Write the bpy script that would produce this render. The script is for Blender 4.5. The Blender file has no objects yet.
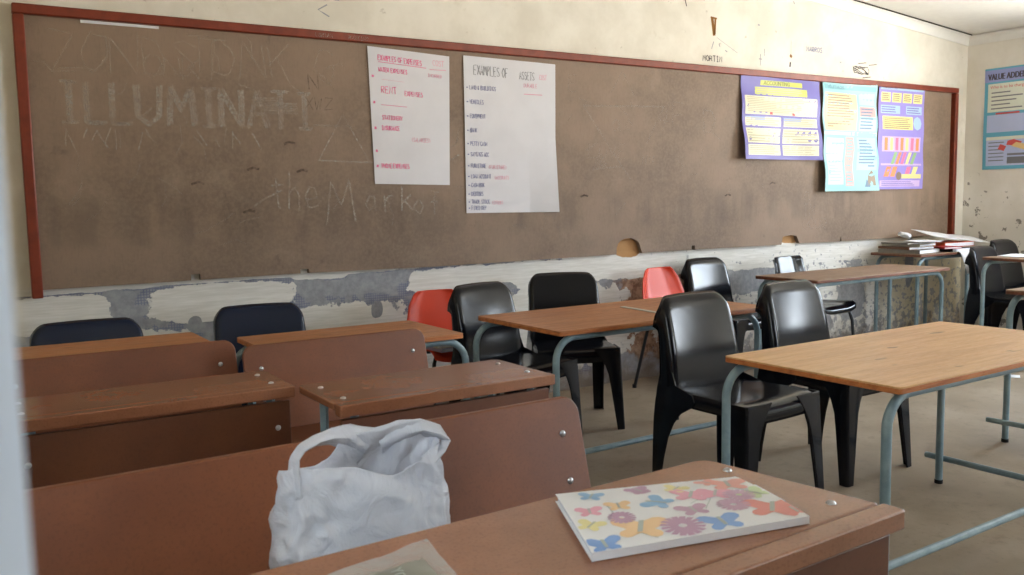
import bpy, math, random
from mathutils import Vector, Matrix, noise as mnoise
random.seed(7)
C = bpy.context.scene.collection
PI = math.pi
R = math.radians

# ------------------------------------------------------------------ helpers
def lin(c):
    c = c / 255.0
    return c / 12.92 if c <= 0.04045 else ((c + 0.055) / 1.055) ** 2.4
def col(r, g, b): return (lin(r), lin(g), lin(b), 1.0)

class NT:
    """small node-tree writer"""
    def __init__(s, name):
        s.m = bpy.data.materials.new(name); s.m.use_nodes = True
        s.t = s.m.node_tree; s.n = s.t.nodes; s.l = s.t.links
        s.bsdf = s.n['Principled BSDF']; s.out = s.n['Material Output']
        s._co = None
    def put(s, sock, v):
        if isinstance(v, bpy.types.NodeSocket): s.l.new(v, sock)
        elif v is not None:
            if isinstance(v, (tuple, list)) and len(v) == 3 and sock.type == 'RGBA': v = (*v, 1)
            sock.default_value = v
    def co(s):
        if s._co is None: s._co = s.n.new('ShaderNodeTexCoord').outputs['Object']
        return s._co
    def xyz(s):
        k = s.n.new('ShaderNodeSeparateXYZ'); s.l.new(s.co(), k.inputs[0]); return k.outputs
    def math(s, op, a, b=None, c=None, clamp=False):
        k = s.n.new('ShaderNodeMath'); k.operation = op; k.use_clamp = clamp
        s.put(k.inputs[0], a); s.put(k.inputs[1], b)
        if c is not None: s.put(k.inputs[2], c)
        return k.outputs[0]
    def scaled(s, sc, rot=(0, 0, 0)):
        k = s.n.new('ShaderNodeMapping'); s.l.new(s.co(), k.inputs[0]); k.inputs['Scale'].default_value = sc
        k.inputs['Rotation'].default_value = rot
        return k.outputs[0]
    def noise(s, scale, detail=4, rough=.55, vec=None, dist=0):
        k = s.n.new('ShaderNodeTexNoise'); s.l.new(vec or s.co(), k.inputs['Vector'])
        k.inputs['Scale'].default_value = scale; k.inputs['Detail'].default_value = detail
        k.inputs['Roughness'].default_value = rough; k.inputs['Distortion'].default_value = dist
        return k.outputs['Fac']
    def step(s, v, lo, hi, a=0.0, b=1.0):
        k = s.n.new('ShaderNodeMapRange'); k.interpolation_type = 'SMOOTHSTEP'
        s.put(k.inputs['Value'], v); k.inputs['From Min'].default_value = lo; k.inputs['From Max'].default_value = hi
        k.inputs['To Min'].default_value = a; k.inputs['To Max'].default_value = b
        return k.outputs[0]
    def mix(s, f, a, b):
        k = s.n.new('ShaderNodeMix'); k.data_type = 'RGBA'
        s.put(k.inputs['Factor'], f); s.put(k.inputs[6], a); s.put(k.inputs[7], b)
        return k.outputs[2]
    def bump(s, h, strength=.3, dist=.002):
        k = s.n.new('ShaderNodeBump'); s.put(k.inputs['Height'], h)
        k.inputs['Strength'].default_value = strength; k.inputs['Distance'].default_value = dist
        s.l.new(k.outputs[0], s.bsdf.inputs['Normal'])
    def base(s, c): s.put(s.bsdf.inputs['Base Color'], c)
    def set(s, **kw):
        for k, v in kw.items(): s.put(s.bsdf.inputs[k.replace('_', ' ')], v)
        return s.m

def plain(name, c, rough=.5, spec=.5, metal=0.0, var=.08, scale=14, coat=0):
    t = NT(name)
    n = t.noise(scale, 4)
    dark = tuple(x * (1 - var * 2) for x in c[:3]) + (1,)
    t.base(t.mix(t.step(n, .3, .7), dark, c))
    t.set(Roughness=rough, Specular_IOR_Level=spec, Metallic=metal, Coat_Weight=coat)
    return t.m

class MB:
    """collects geometry with material slots, builds ONE mesh object"""
    def __init__(s): s.v, s.f, s.mi = [], [], []
    def add(s, vs, fs, mi=0):
        b = len(s.v); s.v += [tuple(p) for p in vs]
        s.f += [tuple(b + i for i in f) for f in fs]; s.mi += [mi] * len(fs)
        return s
    def box(s, c, d, mi=0, M=None):
        x, y, z = d[0] / 2, d[1] / 2, d[2] / 2
        vs = [Vector((i * x, j * y, k * z)) for k in (-1, 1) for j in (-1, 1) for i in (-1, 1)]
        if M is not None: vs = [M @ p for p in vs]
        vs = [p + Vector(c) for p in vs]
        return s.add(vs, [(0, 2, 3, 1), (4, 5, 7, 6), (0, 1, 5, 4), (2, 6, 7, 3), (0, 4, 6, 2), (1, 3, 7, 5)], mi)
    def loft(s, secs, mi=0, cap=True, closed=True):
        n = len(secs[0]); vs = [p for q in secs for p in q]; fs = []
        for i in range(len(secs) - 1):
            for j in range(n if closed else n - 1):
                k = (j + 1) % n
                fs.append((i * n + j, i * n + k, (i + 1) * n + k, (i + 1) * n + j))
        if cap and closed:
            fs.append(tuple(range(n - 1, -1, -1))); fs.append(tuple((len(secs) - 1) * n + j for j in range(n)))
        return s.add(vs, fs, mi)
    def prism(s, poly, lo, hi, mi=0, f=None):
        """poly of 2-D points extruded between lo and hi; f(u, v, w) -> 3-D"""
        f = f or (lambda u, v, w: (u, v, w))
        return s.loft([[f(u, v, lo) for u, v in poly], [f(u, v, hi) for u, v in poly]], mi)
    def tube(s, pts, r, n=12, mi=0):
        pts = [Vector(p) for p in pts]; secs = []; up = None
        for i, p in enumerate(pts):
            d = (pts[min(i + 1, len(pts) - 1)] - pts[max(i - 1, 0)]).normalized()
            if up is None:
                up = Vector((0, 0, 1)) if abs(d.z) < .9 else Vector((1, 0, 0))
            a = d.cross(up).normalized(); b = a.cross(d).normalized(); up = b
            rr = r[i] if isinstance(r, (list, tuple)) else r
            secs.append([p + rr * (math.cos(t) * a + math.sin(t) * b) for t in [2 * PI * k / n for k in range(n)]])
        return s.loft(secs, mi)
    def grid(s, fn, nu, nv, mi=0):
        vs = [fn(i / nu, j / nv) for j in range(nv + 1) for i in range(nu + 1)]
        w = nu + 1
        fs = [(j * w + i, j * w + i + 1, (j + 1) * w + i + 1, (j + 1) * w + i) for j in range(nv) for i in range(nu)]
        return s.add(vs, fs, mi)
    def dome(s, c, r, h, n=12, axis='z', sign=1, mi=0):
        secs = []
        for k in range(5):
            a = k / 4 * PI / 2; rr = max(r * math.cos(a), r * .02); hh = h * math.sin(a) * sign
            ring = []
            for j in range(n):
                t = 2 * PI * j / n; u, v = rr * math.cos(t), rr * math.sin(t)
                ring.append(Vector(c) + Vector({'z': (u, v, hh), 'y': (u, hh, v), 'x': (hh, u, v)}[axis]))
            secs.append(ring)
        return s.loft(secs, mi)
    def build(s, name, mats, parent=None, smooth=35, bevel=0, solid=0, subsurf=0, offset=0):
        me = bpy.data.meshes.new(name); me.from_pydata(s.v, [], s.f); me.validate()
        if not isinstance(mats, (list, tuple)): mats = [mats]
        for m in mats: me.materials.append(m)
        if len(me.polygons) == len(s.mi): me.polygons.foreach_set('material_index', s.mi)
        import bmesh
        bm = bmesh.new(); bm.from_mesh(me); bmesh.ops.recalc_face_normals(bm, faces=bm.faces); bm.to_mesh(me); bm.free()
        if smooth:
            me.polygons.foreach_set('use_smooth', [True] * len(me.polygons)); me.set_sharp_from_angle(angle=R(smooth))
        o = bpy.data.objects.new(name, me); C.objects.link(o)
        if parent is not None: o.parent = parent
        if solid:
            k = o.modifiers.new('solid', 'SOLIDIFY'); k.thickness = solid; k.offset = offset
        if subsurf:
            k = o.modifiers.new('sub', 'SUBSURF'); k.levels = k.render_levels = subsurf
        if bevel:
            k = o.modifiers.new('bevel', 'BEVEL'); k.width = bevel; k.segments = 2; k.limit_method = 'ANGLE'; k.angle_limit = R(40)
        return o

def tag(o, label=None, cat=None, group=None, kind=None):
    if label: o['label'] = label
    if cat: o['category'] = cat
    if group: o['group'] = group
    if kind: o['kind'] = kind
    return o
def thing(name, label, cat, loc, rz=0, group=None, scale=1):
    o = bpy.data.objects.new(name, None); C.objects.link(o)
    o.location = loc; o.rotation_euler = (0, 0, rz); o.empty_display_size = .1
    if scale != 1: o.scale = (scale,) * 3
    return tag(o, label, cat, group)
def copy_tree(o, parent=None):
    c = o.copy(); C.objects.link(c)
    if parent is not None: c.parent = parent
    for ch in list(o.children): copy_tree(ch, c)
    return c
def rrect(x0, y0, x1, y1, r, n=5):
    """rounded rectangle; r is one radius or four (bl, br, tr, tl)"""
    rs = r if isinstance(r, (list, tuple)) else (r,) * 4
    out = []
    for (cx, cy, a0), q in zip(((x0, y0, 180), (x1, y0, 270), (x1, y1, 0), (x0, y1, 90)), rs):
        if q <= 0: out.append((cx, cy)); continue
        ox = cx + q if cx == x0 else cx - q; oy = cy + q if cy == y0 else cy - q
        for k in range(n + 1):
            a = R(a0 + 90 * k / n); out.append((ox + q * math.cos(a), oy + q * math.sin(a)))
    return out

# ------------------------------------------------------------------ handwriting: single-stroke letters on a 4 x 6 grid
G = {
 'A': [[(0,0),(2,6),(4,0)],[(.8,2.2),(3.2,2.2)]], 'B': [[(0,0),(0,6),(2.6,6),(3.4,5),(2.6,3.2),(0,3.2)],[(2.6,3.2),(3.8,1.8),(2.8,0),(0,0)]],
 'C': [[(3.8,5),(2.6,6),(1,5.6),(0,3),(1,.4),(2.6,0),(3.8,1)]], 'D': [[(0,0),(0,6),(2.4,5.6),(3.8,3),(2.4,.4),(0,0)]],
 'E': [[(3.6,6),(0,6),(0,0),(3.6,0)],[(0,3.1),(2.8,3.1)]], 'F': [[(3.6,6),(0,6),(0,0)],[(0,3.1),(2.8,3.1)]],
 'G': [[(3.8,5),(2.4,6),(.8,5.4),(0,3),(.8,.6),(2.4,0),(3.8,1),(3.8,2.8),(2.2,2.8)]], 'H': [[(0,0),(0,6)],[(4,0),(4,6)],[(0,3),(4,3)]],
 'I': [[(.6,6),(3.4,6)],[(2,6),(2,0)],[(.6,0),(3.4,0)]], 'K': [[(0,0),(0,6)],[(3.6,6),(0,2.6)],[(1.2,3.4),(3.8,0)]],
 'L': [[(0,6),(0,0),(3.6,0)]], 'M': [[(0,0),(.4,6),(2,2.4),(3.6,6),(4,0)]], 'N': [[(0,0),(0,6),(4,0),(4,6)]],
 'O': [[(2,6),(.5,5),(0,3),(.5,1),(2,0),(3.5,1),(4,3),(3.5,5),(2,6)]], 'P': [[(0,0),(0,6),(2.8,5.8),(3.6,4.5),(2.8,3),(0,2.9)]],
 'Q': [[(2,6),(.5,5),(0,3),(.5,1),(2,0),(3.5,1),(4,3),(3.5,5),(2,6)],[(2.6,1.4),(4,-.4)]],
 'R': [[(0,0),(0,6),(2.8,5.8),(3.6,4.5),(2.8,3),(0,2.9)],[(1.6,2.9),(3.8,0)]],
 'S': [[(3.6,5.2),(2,6),(.4,5.2),(.6,3.8),(3.2,2.4),(3.6,.9),(2,0),(.2,.8)]], 'T': [[(0,6),(4,6)],[(2,6),(2,0)]],
 'U': [[(0,6),(.2,1.2),(2,0),(3.8,1.2),(4,6)]], 'V': [[(0,6),(2,0),(4,6)]], 'W': [[(0,6),(1,0),(2,4),(3,0),(4,6)]],
 'X': [[(0,0),(4,6)],[(0,6),(4,0)]], 'Y': [[(0,6),(2,3),(4,6)],[(2,3),(2,0)]], 'Z': [[(0,6),(4,6),(0,0),(4,0)]], '&': [[(4,0),(1,4.6),(1.6,6),(2.6,5),(.4,2),(.6,.4),(2,0),(3.8,2.4)]],
 '*': [[(.6,2),(3.4,4)],[(.6,4),(3.4,2)],[(2,1.4),(2,4.6)]], '(': [[(3,6),(1.6,3),(3,0)]], ')': [[(1,6),(2.4,3),(1,0)]], '-': [[(.8,3),(3.2,3)]],
 't': [[(1.6,6),(1.6,.6),(2.6,0)],[(.2,4.2),(3.2,4.2)]], 'h': [[(.4,6.6),(.4,0)],[(.4,2.8),(1.8,3.8),(2.8,2.8),(3,0)]],
 'e': [[(.4,2),(3.2,2.3),(2.6,3.8),(1.2,3.8),(.4,2),(1.2,.2),(3.2,.4)]], 'a': [[(3,3.4),(1.6,3.9),(.3,2),(1.4,.1),(3,1.4)],[(3,3.8),(3,.4),(3.6,0)]],
 'r': [[(.6,4),(.6,0)],[(.6,2.6),(1.8,3.9),(3,3.6)]], 'o': [[(1.8,3.9),(.4,2),(1.8,0),(3.2,2),(1.8,3.9)]], 'f': [[(3.2,6),(2,6),(1.6,4.8),(1.6,0)],[(.4,3.6),(3,3.6)]],
 'k': [[(.4,6),(.4,0)],[(3,4),(.4,1.8)],[(1.4,2.4),(3.2,0)]], '.': [[(1.8,0),(2.2,.4)]],
}
def ribbon(mb, pts, w, mapper, mi):
    """a pen stroke along 2-D points laid on a surface through mapper(u, v)"""
    P = []
    for a, b in zip(pts, pts[1:]):
        L = math.dist(a, b); n = max(1, int(L / .03))
        P += [(a[0] + (b[0] - a[0]) * k / n, a[1] + (b[1] - a[1]) * k / n) for k in range(n)]
    P.append(pts[-1]); vs = []
    for i, p in enumerate(P):
        q0, q1 = P[max(i - 1, 0)], P[min(i + 1, len(P) - 1)]
        d = Vector((q1[0] - q0[0], q1[1] - q0[1]))
        if d.length < 1e-9: d = Vector((1, 0))
        d.normalize(); nx, ny = -d.y * w / 2, d.x * w / 2
        vs += [mapper(p[0] + nx, p[1] + ny), mapper(p[0] - nx, p[1] - ny)]
    mb.add(vs, [(2 * i, 2 * i + 1, 2 * i + 3, 2 * i + 2) for i in range(len(P) - 1)], mi)
def write(mb, text, u, v, h, w, mapper, mi, rnd=.25, adv=None, slope=0, width=1.0):
    """hand lettering: baseline at (u, v), cap height h, pen width w"""
    s = h / 6; x = u
    for ch in text:
        if ch == ' ': x += 3.2 * s * width; continue
        for st in G.get(ch, []):
            pts = [(x + (a * width + random.uniform(-rnd, rnd)) * s, v + slope * (x - u) + (b + random.uniform(-rnd, rnd)) * s) for a, b in st]
            ribbon(mb, pts, w, mapper, mi)
        x += (adv or 5.2) * s * width
    return x
def font_mesh(text, size):
    cu = bpy.data.curves.new('lettering', 'FONT'); cu.body = text; cu.size = size
    cu.resolution_u = 2
    o = bpy.data.objects.new('lettering', cu); C.objects.link(o); bpy.context.view_layer.update()
    me = bpy.data.meshes.new_from_object(o.evaluated_get(bpy.context.evaluated_depsgraph_get()))
    vs = [tuple(v.co) for v in me.vertices]; fs = [tuple(p.vertices) for p in me.polygons]
    bpy.data.objects.remove(o); bpy.data.curves.remove(cu); bpy.data.meshes.remove(me)
    return vs, fs

# ------------------------------------------------------------------ room dimensions
YW = 4.457          # wall with the board
XR = 7.503         # end wall
XL = -0.30         # window wall beside the camera
YB = -3.2          # wall behind the camera
def ceil_z(x): return 2.449 + .083 * (XR - x)

# ------------------------------------------------------------------ materials
def wall_mat():
    t = NT('painted_plaster')
    x, y, z = t.xyz()
    big = t.noise(3.2, 5, .6); fine = t.noise(22, 5, .65); mid = t.noise(9, 6, .62)
    scrape = t.noise(6, 5, .6, vec=t.scaled((1.2, 1, 14)))
    n1 = t.math('SUBTRACT', mid, .5)
    cream = t.mix(t.step(big, .35, .7), col(212, 207, 195), col(227, 223, 213))
    # rubbed grime specks on the upper paint
    sp = t.step(t.noise(16, 3, .5), .70, .76); cream = t.mix(t.math('MULTIPLY', sp, .35), cream, col(120, 105, 85))
    smear = t.step(t.noise(2.6, 6, .7, dist=.4), .60, .72); cream = t.mix(t.math('MULTIPLY', smear, .22), cream, col(160, 145, 118))
    def ell(cx, cz, rx, rz, k=2.4):
        a = t.math('POWER', t.math('ABSOLUTE', t.math('DIVIDE', t.math('SUBTRACT', x, cx), rx)), k)
        b = t.math('POWER', t.math('ABSOLUTE', t.math('DIVIDE', t.math('SUBTRACT', z, cz), rz)), k)
        return t.math('SUBTRACT', 1, t.math('ADD', a, b))
    def big_max(L):
        o = L[0]
        for q in L[1:]: o = t.math('MAXIMUM', o, q)
        return o
    W = big_max([ell(.36, .715, .24, .085, 4), ell(1.12, .725, .36, .092, 4), ell(.35, .845, .55, .035, 4), ell(.62, .50, .34, .12),
                 ell(1.75, .50, .42, .17, 3), ell(2.85, .745, .72, .085, 4), ell(1.3, .855, 1.0, .035, 4), ell(2.9, .40, .85, .27, 4), ell(1.62, .83, .16, .03),
                 ell(4.75, .77, 1.7, .10, 4), ell(5.65, .47, .45, .22), ell(4.95, .40, .28, .2), ell(5.3, .34, 1.3, .26, 4), ell(7.0, .6, .9, .32, 4), ell(6.9, .22, .75, .3, 4), ell(.45, .2, 1.6, .25)])
    Wn = t.math('ADD', W, t.math('MULTIPLY', n1, 2.6))
    wm = t.step(Wn, -.04, .06)
    hole = big_max([ell(2.72, .66, .14, .05), ell(2.78, .43, .055, .075), ell(1.93, .62, .035, .05), ell(.97, .63, .03, .03), ell(5.3, .36, .16, .13), ell(6.0, .38, .18, .18), ell(4.6, .56, .5, .07), ell(5.45, .22, .3, .07), ell(6.75, .62, .06, .2)])
    hm = t.step(t.math('ADD', hole, t.math('MULTIPLY', n1, 2.2)), -.05, .12)
    spots = t.step(t.math('ADD', t.noise(20, 4, .6), t.math('MULTIPLY', t.math('SUBTRACT', .62, z), .22)), .585, .63)
    spots = t.math('MULTIPLY', spots, t.step(x, 3.5, 4.6))
    wm = t.math('MULTIPLY', wm, t.math('SUBTRACT', 1, t.math('MAXIMUM', hm, t.math('MULTIPLY', spots, .85))))
    white = t.mix(t.step(scrape, .30, .72), col(208, 206, 200), col(226, 224, 220))
    white = t.mix(t.math('MULTIPLY', t.step(x, 6.2, 6.6), .8), white, col(206, 194, 164))
    cement = t.mix(t.step(fine, .3, .7), col(136, 138, 144), col(160, 162, 166))
    pink = t.step(t.math('ADD', ell(3.95, .46, .38, .34), t.math('MULTIPLY', n1, 2.5)), -.1, .3)
    cement = t.mix(pink, cement, t.mix(t.step(fine, .35, .65), col(122, 92, 74), col(178, 146, 124)))
    # pencilled blue hatching around the scraped patches
    rim = t.math('MULTIPLY', t.step(Wn, -.75, -.5), t.math('SUBTRACT', 1, t.step(Wn, -.02, .1)))
    def lines(s, k):
        a = t.math('FRACT', t.math('DIVIDE', t.math('ADD', s, t.math('MULTIPLY', n1, .01)), k)); return t.math('LESS_THAN', a, .35)
    hatch = t.math('MULTIPLY', t.math('MAXIMUM', lines(x, .013), lines(z, .013)), rim)
    hatch = t.math('MULTIPLY', hatch, t.math('MULTIPLY', t.math('LESS_THAN', x, 3.4), t.math('GREATER_THAN', t.noise(4, 3), .46)))
    cement = t.mix(t.math('MULTIPLY', hatch, .5), cement, col(70, 82, 132))
    low = t.mix(wm, cement, white)
    dirt = t.math('MULTIPLY', t.math('SUBTRACT', 1, t.step(t.math('ADD', z, t.math('MULTIPLY', n1, -.5)), -.02, .22)), .75)
    low = t.mix(dirt, low, col(112, 92, 72))
    edge = t.math('ADD', z, t.math('MULTIPLY', n1, .03))
    is_low = t.math('SUBTRACT', 1, t.step(edge, .83, .86))
    inb = t.math('MULTIPLY', t.step(x, .20, .26), t.math('SUBTRACT', 1, t.step(x, 6.9, 7.3)))
    tan = t.math('MAXIMUM', ell(3.70, .885, .12, .075), ell(5.27, .87, .12, .03)); tm = t.step(t.math('ADD', tan, n1), 0, .15)
    cream = t.mix(tm, cream, col(172, 132, 90)); low = t.mix(tm, low, col(172, 132, 90))
    t.base(t.mix(t.math('MULTIPLY', is_low, t.math('MAXIMUM', inb, t.math('SUBTRACT', 1, t.step(z, .55, .7)))), cream, low))
    t.bump(t.math('ADD', t.math('MULTIPLY', mid, .5), t.math('MULTIPLY', t.math('MULTIPLY', wm, is_low), .8)), .5, .006)
    t.set(Roughness=.85, Specular_IOR_Level=.2)
    return t.m
def end_wall_mat():
    t = NT('end_wall_plaster')
    x, y, z = t.xyz()
    big = t.noise(2.4, 5, .6); mid = t.noise(8, 6, .65)
    cream = t.mix(t.step(big, .35, .7), col(216, 211, 200), col(228, 224, 216))
    sp = t.step(t.noise(13, 2, .5), .75, .79)
    zone = t.math('SUBTRACT', 1, t.step(z, 1.5, 2.2))
    cream = t.mix(t.math('MULTIPLY', t.math('MULTIPLY', sp, zone), .7), cream, col(110, 106, 102))
    peel = t.step(t.math('ADD', mid, t.math('MULTIPLY', t.math('SUBTRACT', 1, t.step(z, .9, 1.35)), .05)),   .63, .655)
    peel = t.math('MULTIPLY', peel, t.math('SUBTRACT', 1, t.step(z, 1.25, 1.45)))
    t.base(t.mix(peel, cream, col(140, 134, 126)))
    t.bump(mid, .4, .004); t.set(Roughness=.85, Specular_IOR_Level=.2)
    return t.m
def floor_mat():
    t = NT('concrete_screed')
    a = t.noise(1.6, 6, .65); b = t.noise(14, 6, .7); c = t.noise(60, 3)
    k = t.mix(t.step(a, .35, .68), col(134, 120, 102), col(160, 147, 130))
    k = t.mix(t.math('MULTIPLY', t.step(b, .5, .72), .5), k, col(116, 104, 90))
    k = t.mix(t.math('MULTIPLY', t.step(c, .62, .7), .3), k, col(92, 84, 74))
    t.base(k); t.bump(b, .3, .002)
    t.put(t.bsdf.inputs['Roughness'], t.step(a, .3, .7, .5, .75)); t.set(Specular_IOR_Level=.35)
    return t.m
def board_mat():
    t = NT('brown_hardboard')
    x, y, z = t.xyz()
    blot = t.noise(1.3, 6, .62); fib = t.noise(55, 4, .7); mid = t.noise(6, 6, .7)
    grain = t.noise(40, 3, .6, vec=t.scaled((3, 1, .5)))
    k = t.mix(t.step(blot, .34, .68), col(112, 95, 81), col(142, 121, 104))
    k = t.mix(t.math('MULTIPLY', t.step(fib, .4, .62), .42), k, col(140, 120, 102))
    k = t.mix(t.math('MULTIPLY', t.step(grain, .5, .7), .10), k, col(76, 62, 52))
    dust = t.step(t.noise(2.2, 6, .7, dist=.8), .52, .75)
    k = t.mix(t.math('MULTIPLY', dust, .22), k, col(168, 152, 136))
    stain = t.step(mid, .60, .72); k = t.mix(t.math('MULTIPLY', stain, .35), k, col(70, 58, 50))
    band = t.math('MULTIPLY', t.step(z, .98, 1.06), t.math('SUBTRACT', 1, t.step(z, 1.16, 1.3)))
    drip = t.step(t.noise(5, 3, .5, vec=t.scaled((1.8, 1, .25)), dist=.5), .38, .72)
    k = t.mix(t.math('MULTIPLY', t.math('MULTIPLY', band, drip), .30), k, col(68, 60, 54))
    t.base(k); t.bump(fib, .15, .001)
    t.set(Roughness=.62, Specular_IOR_Level=.3)
    return t.m
def chalk_mat(name, c, amount):
    t = NT(name); t.base(c); t.set(Roughness=.9, Specular_IOR_Level=.1)
    n = t.noise(70, 4, .7); m = t.noise(7, 3)
    a = t.math('MULTIPLY', t.step(n, .35, .65, amount * .25, amount), t.step(m, .3, .6, .35, 1))
    t.put(t.bsdf.inputs['Alpha'], a)
    return t.m
def desk_mat(name, c1, c2, rough=.22):
    t = NT(name)
    a = t.noise(4, 5, .6); s = t.noise(170, 2, .6)
    k = t.mix(t.step(a, .3, .7), c1, c2)
    k = t.mix(t.math('MULTIPLY', t.step(s, .5, .68), .22), k, col(70, 34, 18))
    scr = t.noise(9, 5, .7, vec=t.scaled((1, 9, 4), (0, 0, .5)))
    k = t.mix(t.math('MULTIPLY', t.step(scr, .64, .80), .10), k, col(178, 132, 100))
    t.base(k); t.put(t.bsdf.inputs['Roughness'], t.step(a, .3, .7, rough, rough + .04)); t.set(Specular_IOR_Level=.6)
    t.bump(s, .05, .0005)
    return t.m
def wood_mat(name, c1, c2, c3, rough=.35, axis=0):
    t = NT(name)
    sc = (1.2, 14, 14) if axis == 0 else (14, 1.2, 14)
    g = t.noise(2.2, 7, .62, vec=t.scaled(sc), dist=.8); f = t.noise(9, 4, .6, vec=t.scaled(tuple(q * 2.5 for q in sc)))
    k = t.mix(t.step(g, .32, .66), c1, c2)
    k = t.mix(t.math('MULTIPLY', t.step(f, .55, .72), .45), k, c3)
    b = t.noise(1.1, 3); k = t.mix(t.math('MULTIPLY', t.step(b, .45, .7), .25), k, c3)
    kn = t.step(t.noise(5, 2, .4, vec=t.scaled((1, 3.2, 1))), .70, .745); k = t.mix(t.math('MULTIPLY', kn, .55), k, col(84, 50, 26))
    t.base(k); t.put(t.bsdf.inputs['Roughness'], t.step(f, .3, .7, rough, rough + .15)); t.set(Specular_IOR_Level=.5)
    t.bump(f, .12, .0008)
    return t.m
def steel_mat():
    t = NT('blue_grey_paint')
    n = t.noise(9, 5, .65); k = t.noise(50, 4, .7)
    c = t.mix(t.step(n, .35, .7), col(112, 136, 146), col(138, 160, 168))
    chip = t.step(k, .70, .74); c = t.mix(t.math('MULTIPLY', chip, .7), c, col(74, 66, 60))
    t.base(c); t.set(Roughness=.38, Specular_IOR_Level=.5); return t.m
def plastic(name, c, rough, scuff):
    t = NT(name); n = t.noise(5, 5, .7); s = t.noise(40, 4, .7)
    k = t.mix(t.math('MULTIPLY', t.step(s, .6, .8), .12), c, scuff)
    t.base(k); t.put(t.bsdf.inputs['Roughness'], t.step(n, .3, .75, rough, rough + .05)); t.set(Specular_IOR_Level=.34)
    return t.m
def bag_mat():
    t = NT('white_carrier_plastic')
    t.base(t.mix(t.step(t.noise(6, 4), .3, .7), col(214, 217, 224), col(228, 230, 236)))
    t.set(Roughness=.2, Specular_IOR_Level=.6)
    tr = t.n.new('ShaderNodeBsdfTranslucent'); tr.inputs[0].default_value = col(226, 227, 232)
    mx = t.n.new('ShaderNodeMixShader'); mx.inputs[0].default_value = .42
    t.l.new(t.bsdf.outputs[0], mx.inputs[1]); t.l.new(tr.outputs[0], mx.inputs[2]); t.l.new(mx.outputs[0], t.out.inputs[0])
    w = t.math('ABSOLUTE', t.math('SUBTRACT', t.noise(13, 4, .55, dist=1.4), .5)); t.bump(w, .6, .028)
    return t.m
def paper_mat(name, c, rough=.7, spec=.25, bump=.15):
    t = NT(name); n = t.noise(5, 4)
    t.base(t.mix(t.step(n, .3, .7), tuple(q * .95 for q in c[:3]) + (1,), c))
    t.set(Roughness=rough, Specular_IOR_Level=spec); t.bump(n, bump, .01)
    tr = t.n.new('ShaderNodeBsdfTranslucent'); tr.inputs[0].default_value = c
    return t.m
def gloss(name, c): return paper_mat(name, tuple(q * .9 + .06 for q in c[:3]) + (1,), .36, .16, .35)  # print colours paled, the glare on the plastic mixed into them

M = {}
M['wall'] = wall_mat(); M['end'] = end_wall_mat(); M['floor'] = floor_mat(); M['board'] = board_mat()
M['wall_plain'] = plain('cream_paint', col(214, 204, 180), .85, .2)
M['ceiling'] = plain('white_ceiling_paint', col(232, 232, 228), .9, .1, var=.02)
M['joint'] = plain('dark_joint', col(60, 56, 52), .9, .1)
M['frame_red'] = plain('red_brown_stained_wood', col(126, 52, 30), .4, .4, var=.12, scale=20)
M['desk'] = desk_mat('reddish_brown_hardboard', col(130, 84, 60), col(148, 100, 74))  # worn desk tops, grazing sheen also lifted into the colour
M['desk_shaded'] = desk_mat('shaded_brown_hardboard', col(90, 50, 30), col(106, 62, 38), .42)  # same hardboard, with the shade on the front panels put into its colour
M['deskb'] = desk_mat('brown_hardboard_backrest', col(110, 60, 34), col(126, 72, 42), .45)
M['wood'] = wood_mat('varnished_plywood', col(204, 158, 108), col(222, 180, 130), col(184, 132, 84))
M['wood_dark'] = wood_mat('orange_brown_plywood', col(160, 104, 66), col(186, 128, 84), col(138, 84, 52))
M['wood_grey'] = wood_mat('worn_brown_plywood', col(128, 102, 82), col(150, 122, 98), col(108, 82, 64), .5)
M['edge'] = wood_mat('plywood_edge', col(160, 92, 46), col(194, 122, 66), col(116, 60, 30), .5)
M['edge_dark'] = wood_mat('dark_plywood_edge', col(96, 54, 36), col(124, 76, 52), col(72, 40, 28), .5)
M['steel'] = steel_mat()
M['black'] = plastic('black_polypropylene', col(13, 16, 24), .15, col(50, 54, 62))
M['navy'] = plastic('black_polypropylene_blue_sheen', col(18, 30, 54), .2, col(44, 54, 72))  # black chair plastic with a blue reflection put into its colour
M['red'] = plastic('orange_red_polypropylene', col(204, 62, 34), .36, col(220, 120, 90))
M['tube_dark'] = plain('dark_steel_tube', col(40, 42, 46), .4, .5, .3)
M['bolt'] = plain('zinc_bolt', col(198, 200, 206), .28, .5, .9, var=.05)
M['rubber'] = plain('black_rubber', col(26, 26, 26), .7, .3)
M['bag'] = bag_mat()
M['chalk'] = chalk_mat('white_chalk', col(208, 200, 190), .50)
M['chalk_faint'] = chalk_mat('faint_chalk', col(200, 190, 178), .34)
M['chalk_dark'] = chalk_mat('dark_scribble', col(40, 32, 28), .7)
M['pen'] = plain('black_marker', col(92, 88, 90), .8, .1)
M['pen_blue'] = plain('blue_ink', col(120, 128, 170), .8, .1)
M['stain'] = plain('brown_glue_stain', col(150, 108, 62), .8, .1)
M['paper'] = paper_mat('white_flipchart_paper', col(214, 214, 220))
M['pink'] = plain('pink_marker', col(236, 128, 168), .8, .1)
M['pinkpale'] = plain('pale_pink_marker', col(228, 170, 190), .8, .1)
M['greyink'] = plain('grey_pencil', col(160, 162, 168), .8, .1)
M['blueink'] = plain('pale_blue_ink', col(146, 150, 186), .8, .1)
M['white'] = paper_mat('white_paper', col(228, 230, 236))
M['ruler'] = plain('pale_plastic', col(196, 198, 190), .4, .5)
M['glass_frame'] = plain('white_window_paint', col(224, 224, 220), .5, .4)
M['curtain'] = plain('pale_curtain_cloth', col(192, 206, 224), .9, .1, var=.03)

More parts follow.
